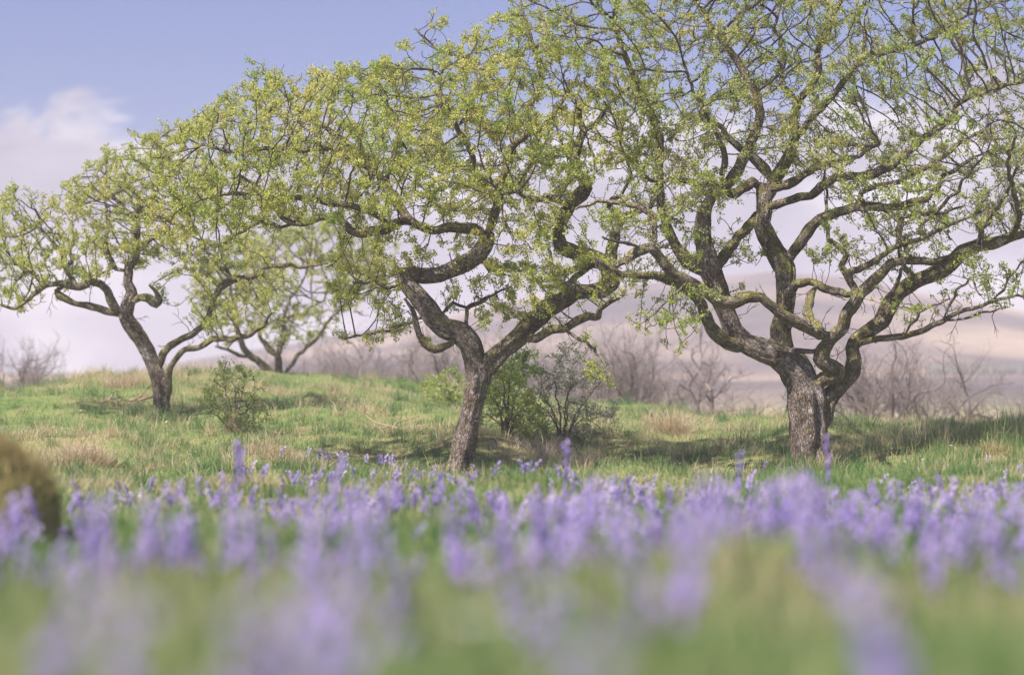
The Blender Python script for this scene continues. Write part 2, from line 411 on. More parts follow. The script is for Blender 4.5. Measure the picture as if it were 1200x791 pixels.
def grow(seedP, att, step=.06, infl=1.1, kill=.11, jitter=.45, up=.05, iters=140, r=None, inertia=1.0):
    r = r or rng
    nodes = [np.asarray(seedP, float)]
    par = [np.full(len(seedP), -1)]
    allP = nodes[0]; parent = par[0]
    A = att
    d2 = np.full(len(A), 1e9); near = np.zeros(len(A), int)
    def upd(newP, base):
        nonlocal d2, near
        for i in range(0, len(newP), 400):
            q = newP[i:i + 400]
            dd = ((A[:, None] - q[None]) ** 2).sum(-1)
            k = dd.argmin(1); m = dd[np.arange(len(A)), k]
            b = m < d2; d2[b] = m[b]; near[b] = base + i + k[b]
    upd(allP, 0)
    keep = d2 > kill ** 2; A, d2, near = A[keep], d2[keep], near[keep]
    grown = {}
    for it in range(iters):
        if not len(A): break
        use = d2 < infl ** 2
        if not use.any(): infl *= 1.5; continue
        ids, inv = np.unique(near[use], return_inverse=True)
        dirs = np.zeros((len(ids), 3))
        v = A[use] - allP[near[use]]; v /= np.linalg.norm(v, axis=1, keepdims=True) + 1e-9
        np.add.at(dirs, inv, v)
        dirs /= np.linalg.norm(dirs, axis=1, keepdims=True) + 1e-9
        pd_ = np.where((parent[ids] >= 0)[:, None], allP[ids] - allP[np.maximum(parent[ids], 0)], 0)
        pd_ = pd_ / (np.linalg.norm(pd_, axis=1, keepdims=True) + 1e-9)
        kink = np.where(r.uniform(0, 1, (len(ids), 1)) < .25, 2.0, .45)
        dirs = dirs + inertia * pd_ + r.normal(0, jitter, dirs.shape) * kink; dirs[:, 2] += up
        dirs /= np.linalg.norm(dirs, axis=1, keepdims=True) + 1e-9
        cnt = np.array([grown.get(i, 0) for i in ids])
        ok = cnt < 4
        if not ok.any(): break
        for i in ids[ok]: grown[i] = grown.get(i, 0) + 1
        newP = allP[ids[ok]] + dirs[ok] * step * r.uniform(.7, 1.2, (ok.sum(), 1))
        base = len(allP)
        allP = np.vstack([allP, newP]); parent = np.r_[parent, ids[ok]]
        upd(newP, base)
        keep = d2 > kill ** 2; A, d2, near = A[keep], d2[keep], near[keep]
    return allP, parent

def leaf_cluster_mesh(acc, centers, dirs, tint, n_leaf=7, size=.024, r=None, spread=1.0):
    """rosettes of small folded leaves"""
    r = r or rng
    K = len(centers)
    if not K: return
    nl = n_leaf
    C = np.repeat(centers, nl, 0); Dm = np.repeat(dirs, nl, 0)
    N = len(C)
    a = r.normal(0, 1, (N, 3)) * spread + Dm * .8; a /= np.linalg.norm(a, axis=1, keepdims=True)
    L = size * r.uniform(.55, 1.35, (N, 1)); W = L * r.uniform(.34, .5, (N, 1))
    b = np.cross(a, r.normal(0, 1, (N, 3)) + np.cross(a, np.array([-.55, -.6, .8])) * 1.3); b /= np.linalg.norm(b, axis=1, keepdims=True) + 1e-9
    nrm = np.cross(a, b)
    base = C + a * .006 + r.normal(0, .013, (N, 3))
    tip = base + a * L
    mid = base + a * L * .58
    l = mid + b * W + nrm * W * .45; q = mid - b * W + nrm * W * .45
    V = np.stack([base, l, tip, q], 1).reshape(-1, 3)
    i = np.arange(N)[:, None] * 4
    T = np.concatenate([i + np.array([[0, 1, 2]]), i + np.array([[0, 2, 3]])])
    tt = np.repeat(tint, nl) + r.normal(0, .09, N)
    tt = np.clip(np.r_[tt, tt], 0, 1)
    acc.V.append(V); acc.T.append(T + acc.n); acc.tt.append(tt); acc.vec.append(np.zeros_like(V)); acc.n += len(V)

def nz3(p, s, seed):
    return np.array([mnoise.noise(Vector((a / s + seed, b / s, c / s))) for a, b, c in p])

def build_limb(pts, rr, trunk=False, seed=0, groove_tw=.5):
    """pts: 3-D centreline, rr radii. A gnarled tube with ridges, returns mesh"""
    r = np.random.default_rng(seed)
    k = 48 if trunk else 30 if rr.max() > .09 else (18 if rr.max() > .045 else 10)
    t, n, b = frames(pts)
    s = np.r_[0, np.cumsum(np.linalg.norm(np.diff(pts, axis=0), axis=1))]
    th = np.arange(k) / k * 2 * np.pi
    TH, SS = np.meshgrid(th, s)
    p = r.uniform(0, 6.28, 8)
    tw = 1.8 if trunk else 1.0
    g = 1 + (.03 if trunk else .05) * np.sin(2 * TH + tw * SS + p[0] + .6 * np.sin(2.2 * SS + p[1])) \
        + (.03 if trunk else .045) * np.sin(3 * TH - 1.3 * tw * SS + p[2] + np.sin(3 * SS + p[3])) \
        + .035 * np.sin(5 * TH + 2.2 * SS + p[4] + 1.2 * np.sin(5 * SS + p[5])) \
        + (.03 if trunk else .015) * np.sin(9 * TH + 3 * SS + p[6] + 1.5 * np.sin(7 * SS + p[7]))
    g *= 1 + .05 * np.sin(11 * SS + p[5] + TH) * np.sin(6.5 * SS + p[1] - TH)
    lump = np.array([mnoise.noise(Vector((math.cos(a) * .8 + p[0], math.sin(a) * .8, q * 7))) for a, q in zip(TH.ravel(), SS.ravel())]).reshape(TH.shape)
    g *= 1 + (.04 if trunk else .18) * lump
    if trunk:
        for q in range(7):
            t0 = math.pi * (.62 + .13 * q if q < 5 else r.uniform(-.4, .4)) + r.normal(0, .12)
            cen = t0 + groove_tw * SS + .22 * np.sin(2.6 * SS + q * 2.1)
            dl = (TH - cen + np.pi) % (2 * np.pi) - np.pi
            g -= r.uniform(.05, .14) * np.exp(-(dl / r.uniform(.10, .17)) ** 2) * (.6 + .4 * np.sin(3.1 * SS + q * 1.7))
    g *= 1 + .10 * np.array([mnoise.noise(Vector((q * 5.5, seed * 1.3, 0))) for q in s])[:, None] * (.25 if trunk else 1)
    if trunk:
        for q, (t0, am) in enumerate(((math.pi * 1.06, .26), (math.pi * .45, .15))):
            cen = t0 + groove_tw * SS + .15 * np.sin(2.2 * SS + q)
            dl = (TH - cen + np.pi) % (2 * np.pi) - np.pi
            g += .13 * np.exp(-SS / .16) * (.6 + .9 * np.cos((3 + q) * TH + 2 * q + p[4]))
            g -= am * np.exp(-(dl / .2) ** 2) * np.clip(1.15 - SS / 1.1, 0, 1)
    if rr.max() > .03:
        x0_ = rr.mean() * 16
        rough = np.array([mnoise.fractal(Vector((math.cos(a) * x0_ + p[2], math.sin(a) * x0_, q * 11)), 1.0, 2.0, 2) for a, q in zip(TH.ravel(), SS.ravel())]).reshape(TH.shape)
        g *= 1 + (.05 if trunk else .09) * rough
    R = rr[:, None] * g
    V = pts[:, None] + R[..., None] * (np.cos(th)[None, :, None] * n[:, None] + np.sin(th)[None, :, None] * b[:, None])
    vec = np.stack([np.cos(TH) * rr[:, None], np.sin(TH) * rr[:, None], SS + seed * 3.1], -1)
    V = V.reshape(-1, 3); vec = vec.reshape(-1, 3)
    Q = tube_quads(len(pts), k)
    # closed end
    V = np.vstack([V, pts[-1] + t[-1] * rr[-1] * .6]); vec = np.vstack([vec, [[0, 0, s[-1]]]])
    e = (len(pts) - 1) * k; j = np.arange(k)
    T = np.stack([e + j, e + (j + 1) % k, np.full(k, len(V) - 1)], -1)
    return V, Q, T, vec

def make_tree(kind, D, base_px, trunk, limbs, regions, label, cat, leafm, group=None, seed=1, step=.058, kill=.088, rtip=.0034,
              cl_prob=.9, n_leaf=7, leaf=.024, tint0=.5, barkm=None, limbm=None, fine=5, infl=1.1, jitter=.21, leaf_label=None, up=.05, extra_spur=1.0, trunk_o=-.15, hole_b=.16, clump=.03, spur_n=.32):
    r = np.random.default_rng(seed)
    barkm = barkm or M_BARK; limbm = limbm or M_LIMB
    bx = P(base_px[0], base_px[1], D)
    origin = np.array([bx[0], bx[1], H(bx[0], bx[1])])
    root = tag(empty(kind, origin), label, cat, group)
    seeds = []
    seedR = []
    built = {}
    def centre(nm, parent, o1, pts):
        pts = np.array(pts, float)
        if parent is None:
            o0 = 0.0
        else:
            pp, pd = built[parent]
            o0 = pd[np.linalg.norm(pp - pts[0, :2], axis=1).argmin()]
        seg = np.r_[0, np.cumsum(np.linalg.norm(np.diff(pts[:, :2], axis=0), axis=1))]; tt = seg / seg[-1]
        off = o0 + (o1 - o0) * tt + .08 * np.sin(tt * 5 + seed + len(built)) * tt
        W = np.array([P(a, b, D + o) for (a, b), o in zip(pts[:, :2], off)])
        R = np.where(pts[:, 2] < 7, pts[:, 2] * (.74 + .03 * pts[:, 2]), pts[:, 2] * .96) * (D + off) / F
        built[nm] = (pts[:, :2], off)
        big = R.max()
        st = .022 if big > .09 else (.03 if big > .045 else .04)
        cc = np.c_[W, R]; c = catmull(cc, st)
        li = []
        for i in range(len(cc) - 1):
            mm = max(2, int(np.linalg.norm(cc[i + 1, :3] - cc[i, :3]) / st)); tq = np.linspace(0, 1, mm, endpoint=False)[:, None]
            li.append(cc[i] * (1 - tq) + cc[i + 1] * tq)
        li = np.vstack(li + [cc[-1:]])
        if len(li) == len(c): c = .3 * c + .7 * li if big < .12 else .6 * c + .4 * li
        p3, rr = c[:, :3], np.clip(c[:, 3], .004, None)
        if parent is not None and len(rr) > 6:           # collar where a limb leaves its parent
            m = min(len(rr) // 2, 5); rr[:m] *= .55 + .5 * np.arange(m) / m
        sl = np.arange(len(p3)) * st
        kn = np.array([[mnoise.noise(Vector((q * 8.5 + seed * 7.7 + len(built) * 3.1 + 40 * j, 0, 0))) for j in range(3)] for q in sl])
        wob = kn * (np.clip(.034 - rr * .35, .003, .03) * np.clip(sl / .25, 0, 1))[:, None]
        return p3 + wob, rr
    # trunk
    p3, rr = centre('trunk', None, trunk_o, trunk)
    V, Q, T, vec = build_limb(p3, rr, True, seed * 10, 1.1 if seed == 3 else .35)
    me = mesh_from('trunk', V - origin, [Q, T], None, vec, True); link('trunk', me, barkm, root)
    seeds.append(p3[::3]); seedR.append(rr[::3])
    for i, (nm, parent, o1, pts) in enumerate(limbs):
        p3, rr = centre(nm, parent, o1, pts)
        V, Q, T, vec = build_limb(p3, rr, rr.max() > .09, seed * 10 + i + 1)
        me = mesh_from('limb', V - origin, [Q, T], None, vec, True); link('limb', me, limbm if rr.max() > .03 else barkm, root)
        seeds.append(p3[1::2]); seedR.append(rr[1::2])
    seeds = np.concatenate(seeds); seedR = np.concatenate(seedR)
    att = np.concatenate([sample_region(pl, D, th, n, of, r, clump) for pl, th, n, of in regions])
    allP, par = grow(seeds, att, step, infl, kill, jitter, up, r=r)
    ns = len(seeds); n = len(allP)
    # tips and radii (children come after parents)
    kids = [[] for _ in range(n)]
    for i in range(ns, n): kids[par[i]].append(i)
    tips = np.zeros(n)
    for i in range(n - 1, ns - 1, -1):
        tips[i] = 1 if not kids[i] else sum(tips[c] for c in kids[i])
    rad = rtip * np.power(np.maximum(tips, 1), .43)
    tw = Acc()
    stack = []
    for i in range(ns):
        for c in kids[i]: stack.append((i, c))
    while stack:
        a, c = stack.pop()
        ch = [a, c]
        while kids[ch[-1]]:
            kk = sorted(kids[ch[-1]], key=lambda q: -tips[q])
            for q in kk[1:]: stack.append((ch[-1], q))
            ch.append(kk[0])
        rr = rad[ch].copy()
        rr[0] = rr[1]
        if a < ns: rr = np.minimum(rr, max(seedR[a] * .75, rtip))
        pts = allP[ch]
        if len(pts) > 2:
            pts = pts.copy(); pts[1:-1] = .84 * pts[1:-1] + .08 * (pts[:-2] + pts[2:])
        add_tube(tw, pts, rr, 5 if rr[0] < .012 else 8)
    # bare spurs and dead twiglets along the limbs
    for q in r.permutation(ns)[:int(ns * spur_n)]:
        if seedR[q] > .11 or seeds[q][2] < origin[2] + .5: continue
        d0 = r.normal(0, 1, 3); d0[2] += .35; d0 /= np.linalg.norm(d0)
        L = r.choice([.06, .1, .16, .26]) * D / 24; m = 4
        pt = [seeds[q] + d0 * seedR[q] * .6]; dd = d0.copy()
        for j in range(m):
            dd = dd + r.normal(0, .3, 3); dd[2] += .06; dd /= np.linalg.norm(dd); pt.append(pt[-1] + dd * (L + seedR[q] * .4) / m)
            if j in (1, 2) and L > .08:
                e = dd + r.normal(0, .7, 3); e /= np.linalg.norm(e); e2 = e + r.normal(0, .4, 3); e2 /= np.linalg.norm(e2)
                add_tube(tw, np.array([pt[-1], pt[-1] + e * L * .22, pt[-1] + e * L * .22 + e2 * L * .2]), np.array([rtip * .8, rtip * .7, rtip * .5]), 4)
        add_tube(tw, np.array(pt), np.linspace(rtip * (1.3 if L > .1 else 1.05), rtip * .6, m + 1), 4)
    # spurs and leaf rosettes on the fine wood
    fineN = np.array([i for i in range(ns, n) if tips[i] <= fine])
    lv = Acc()
    if len(fineN):
        reps = r.poisson(cl_prob, len(fineN))
        reps[[not kids[i] for i in fineN]] += 1 if cl_prob > .3 else 0
        src = np.repeat(fineN, reps)
        # bare pockets so that the sky shows through in places
        if cl_prob > .2:
            hole = nz3(allP[src] * np.array([1, 1, 2.0]), .42, seed * 3.3) + .6 * nz3(allP[src] * np.array([1, 1, 1.5]), .17, seed * 5.1)
            src = src[r.uniform(-.3, .3, len(src)) < hole + hole_b]
        dv = r.normal(0, 1, (len(src), 3)); dv[:, 2] += .5; dv /= np.linalg.norm(dv, axis=1, keepdims=True)
        cen = allP[src] + dv * r.uniform(.012, .055, (len(src), 1)) * extra_spur
        tn = tint0 + .35 * nz3(cen, .55, seed * 1.7) + r.normal(0, .08, len(src))
        leaf_cluster_mesh(lv, cen, dv, np.clip(tn, 0, 1), n_leaf, leaf, r)
        # spur shoots
        k3 = np.arange(3) / 3 * 2 * np.pi
        u = np.cross(dv, np.array([.3, .5, .8])); u /= np.linalg.norm(u, axis=1, keepdims=True); w = np.cross(dv, u)
        off = np.cos(k3)[None, :, None] * u[:, None] + np.sin(k3)[None, :, None] * w[:, None]
        A0 = allP[src][:, None] + off * rtip * .75; A1 = cen[:, None] + off * rtip * .45
        V = np.concatenate([A0, A1], 1).reshape(-1, 3)
        i = np.arange(len(src))[:, None, None] * 6
        q = np.array([[0, 1, 4, 3], [1, 2, 5, 4], [2, 0, 3, 5]])[None]
        tw.add(V, (i + q).reshape(-1, 4))
    if tw.n: link('twigs', tw.mesh('twigs', True, origin), M_TWIG, root)
    if lv.n: link('crown', lv.mesh('crown', False, origin), leafm, root)
    print(kind, 'nodes', n - ns, 'leaf verts', lv.n)
    return root

# ---- the centre hawthorn
TC = [(536, 566, 24), (538, 554, 19), (541, 537, 15.5), (546, 512, 14), (551, 487, 13), (557, 461, 13.5), (561, 443, 14.5)] + [(556, 420, 12.8), (551, 403, 13.5), (539, 390, 13.5), (521, 384, 12.5), (509, 373, 12.5), (500, 360, 12.5), (488, 346, 11.5), (478, 334, 10.5),
    (474, 324, 10.5), (480, 320, 9.5), (494, 323, 9.5), (514, 322, 9.5), (532, 315, 10), (550, 306, 11), (563, 296, 11), (570, 283, 10), (572, 273, 8.5)]
LC = [
 ('c1b', 'trunk', -.1, [(570, 276, 8), (556, 268, 7.5), (532, 266, 6.5), (514, 269, 5.5), (496, 268, 5.5), (483, 260, 5.5), (470, 259, 6), (455, 266, 7), (442, 271, 7), (427, 273, 6), (411, 270, 5.5),
    (403, 260, 5), (391, 253, 4.5), (374, 256, 4.5), (359, 262, 4), (343, 262, 4), (331, 255, 3.5), (317, 236, 3), (300, 218, 2.5), (280, 205, 2)]),
 ('c1c', 'c1b', .5, [(345, 262, 3.5), (330, 266, 3), (304, 260, 3), (283, 272, 2.5), (262, 285, 2), (235, 292, 1.8)]),
 ('c1d', 'c1b', .6, [(486, 262, 6), (472, 248, 6), (453, 216, 5.5), (438, 200, 5), (418, 176, 4), (396, 160, 3.5), (368, 140, 3), (340, 118, 2.2)]),
 ('c1e', 'c1b', -.6, [(460, 264, 5), (437, 250, 4.5), (411, 241, 4.5), (383, 238, 4.5), (354, 232, 4), (321, 230, 4), (292, 226, 3.5), (262, 228, 2.5), (235, 234, 2)]),
 ('c1f', 'c1d', -.3, [(440, 203, 4), (412, 186, 4), (380, 174, 4), (350, 177, 3.5), (313, 174, 3.5), (270, 178, 3), (236, 170, 2.2)]),
 ('c1g', 'trunk', .6, [(571, 277, 7), (580, 250, 6), (588, 215, 5.5), (598, 174, 5), (617, 158, 5), (638, 148, 4), (657, 122, 3), (676, 92, 2.2)]),
 ('c1h', 'c1g', -.3, [(583, 240, 4.5), (560, 205, 4), (548, 170, 3.8), (530, 140, 3.2), (515, 105, 2.5), (520, 78, 2)]),
 ('c1i', 'c1d', .9, [(452, 214, 4), (462, 180, 3.8), (470, 150, 3.2), (452, 118, 2.6), (440, 92, 2)]),
 ('c1j', 'c1g', .9, [(600, 172, 4), (600, 140, 3.8), (588, 105, 3), (560, 78, 2.5), (510, 56, 1.8), (485, 32, 1.3)]),
 ('c1k', 'c1g', 1.0, [(617, 158, 4), (618, 135, 3.4), (634, 95, 3), (624, 50, 2.6), (613, 12, 2.2), (604, -25, 1.5)]),
 ('c2', 'trunk', .25, [(562, 440, 12), (574, 424, 12), (590, 409, 11.5), (607, 396, 12), (622, 379, 12.5), (640, 362, 12.5), (658, 352, 11), (673, 343, 9), (690, 341, 9), (706, 340, 10), (716, 330, 11), (714, 316, 10.5),
    (704, 305, 9), (690, 299, 8.5), (673, 296, 8.5), (658, 289, 8.5), (654, 274, 7.5), (660, 255, 7.5), (669, 238, 8), (681, 228, 9), (687, 220, 7.5), (682, 210, 6.5), (675, 198, 6.5), (674, 184, 6.5), (679, 166, 5.8), (683, 152, 4.8), (680, 136, 3.5), (674, 112, 2.5)]),
 ('c2b', 'c2', .7, [(714, 318, 7), (716, 303, 7), (718, 287, 6.5), (722, 270, 6.2), (728, 257, 5.5), (742, 249, 4.5), (757, 246, 4), (768, 232, 3), (776, 214, 2.2)]),
 ('c2c', 'c2b', -.3, [(728, 258, 4.5), (720, 247, 4.2), (714, 242, 4), (718, 233, 3.5), (728, 228, 2.8), (740, 205, 2.2), (732, 180, 1.8)]),
 ('c2d', 'c2', .3, [(683, 154, 4), (696, 148, 3.8), (708, 130, 3), (722, 112, 2.5), (745, 98, 2)]),
 ('c2e', 'c2', -.5, [(668, 240, 4.5), (645, 232, 4), (622, 236, 3.5), (606, 224, 3), (590, 228, 2.2)]),
 ('c2f', 'c2', -.6, [(612, 394, 6), (628, 397, 6), (645, 387, 6), (664, 384, 5.8), (680, 374, 5.6), (692, 370, 5.2), (701, 371, 5), (705, 361, 4.2), (714, 354, 3.6), (730, 346, 2.5)]),
 ('c2g', 'c2f', -.9, [(660, 385, 3), (680, 398, 2.6), (697, 408, 2.4), (706, 424, 2), (711, 442, 1.5)]),
 ('c2h', 'c2', .2, [(700, 303, 4), (685, 310, 4.5), (668, 318, 4.5), (650, 322, 4), (646, 306, 3), (644, 290, 2)]),
 ('c2i', 'c2', .9, [(712, 312, 5), (690, 312, 4.5), (678, 322, 4.5), (664, 334, 4), (640, 336, 2.5)]),
 ('c4', 'trunk', -.5, [(538, 395, 5), (526, 404, 5), (510, 410, 5.4), (498, 403, 5.2), (491, 391, 4.6), (487, 377, 4), (483, 362, 2.8), (474, 350, 2)]),
 ('c5', 'trunk', .4, [(548, 398, 3.5), (546, 372, 2.8), (548, 361, 2.6), (560, 353, 2.4), (577, 346, 2), (598, 336, 1.5)]),
 ('c5b', 'trunk', .6, [(512, 374, 2.5), (530, 356, 2.4), (548, 361, 2.2), (570, 352, 1.8)]),
 ('c6', 'trunk', -.6, [(476, 330, 2.6), (455, 338, 2.2), (438, 330, 2), (415, 332, 1.5)]),
 ('c7', 'trunk', .3, [(508, 374, 2.6), (488, 374, 2.2), (462, 386, 2), (436, 391, 1.8), (404, 396, 1.4)]),
 ('c8', 'trunk', .2, [(560, 300, 3), (575, 318, 2.6), (592, 312, 2.4), (610, 318, 2), (628, 310, 1.5)]),
]
RC = [
 ([(165, 250), (186, 182), (222, 142), (250, 124), (290, 98), (322, 80), (338, 108), (370, 88), (400, 78), (430, 90), (455, 66), (475, 74), (500, 98), (520, 62), (560, 46), (640, 62), (720, 75), (765, 110), (772, 180), (735, 215), (640, 225), (575, 258), (480, 250), (400, 248), (330, 262), (260, 290), (205, 285)], 2.6, 9200, 0),
 ([(560, 262), (660, 228), (690, 268), (655, 340), (612, 366), (575, 310)], 1.3, 950, -.4),
 ([(395, 270), (560, 285), (540, 305), (490, 312), (470, 340), (484, 400), (400, 398), (385, 330)], 1.4, 700, 0),
 ([(500, 330), (600, 325), (620, 370), (560, 380), (520, 365)], 1.2, 160, .2),
 ([(665, 395), (705, 395), (722, 440), (700, 455), (678, 430)], .4, 14, -.8),
 ([(470, 85), (490, 20), (520, 40), (560, 20), (600, 10), (640, 40), (620, 70)], .9, 220, .4),
]
make_tree('hawthorn_tree', 24, (538, 556), TC, LC, RC, 'windswept hawthorn with twisted forked trunk, zigzag bough and dense yellow-green crown',
          'tree', M_LEAF_Y, 'old hawthorn trees in the meadow', seed=3, tint0=.47, cl_prob=2.0, n_leaf=19, leaf=.0195, hole_b=.10)

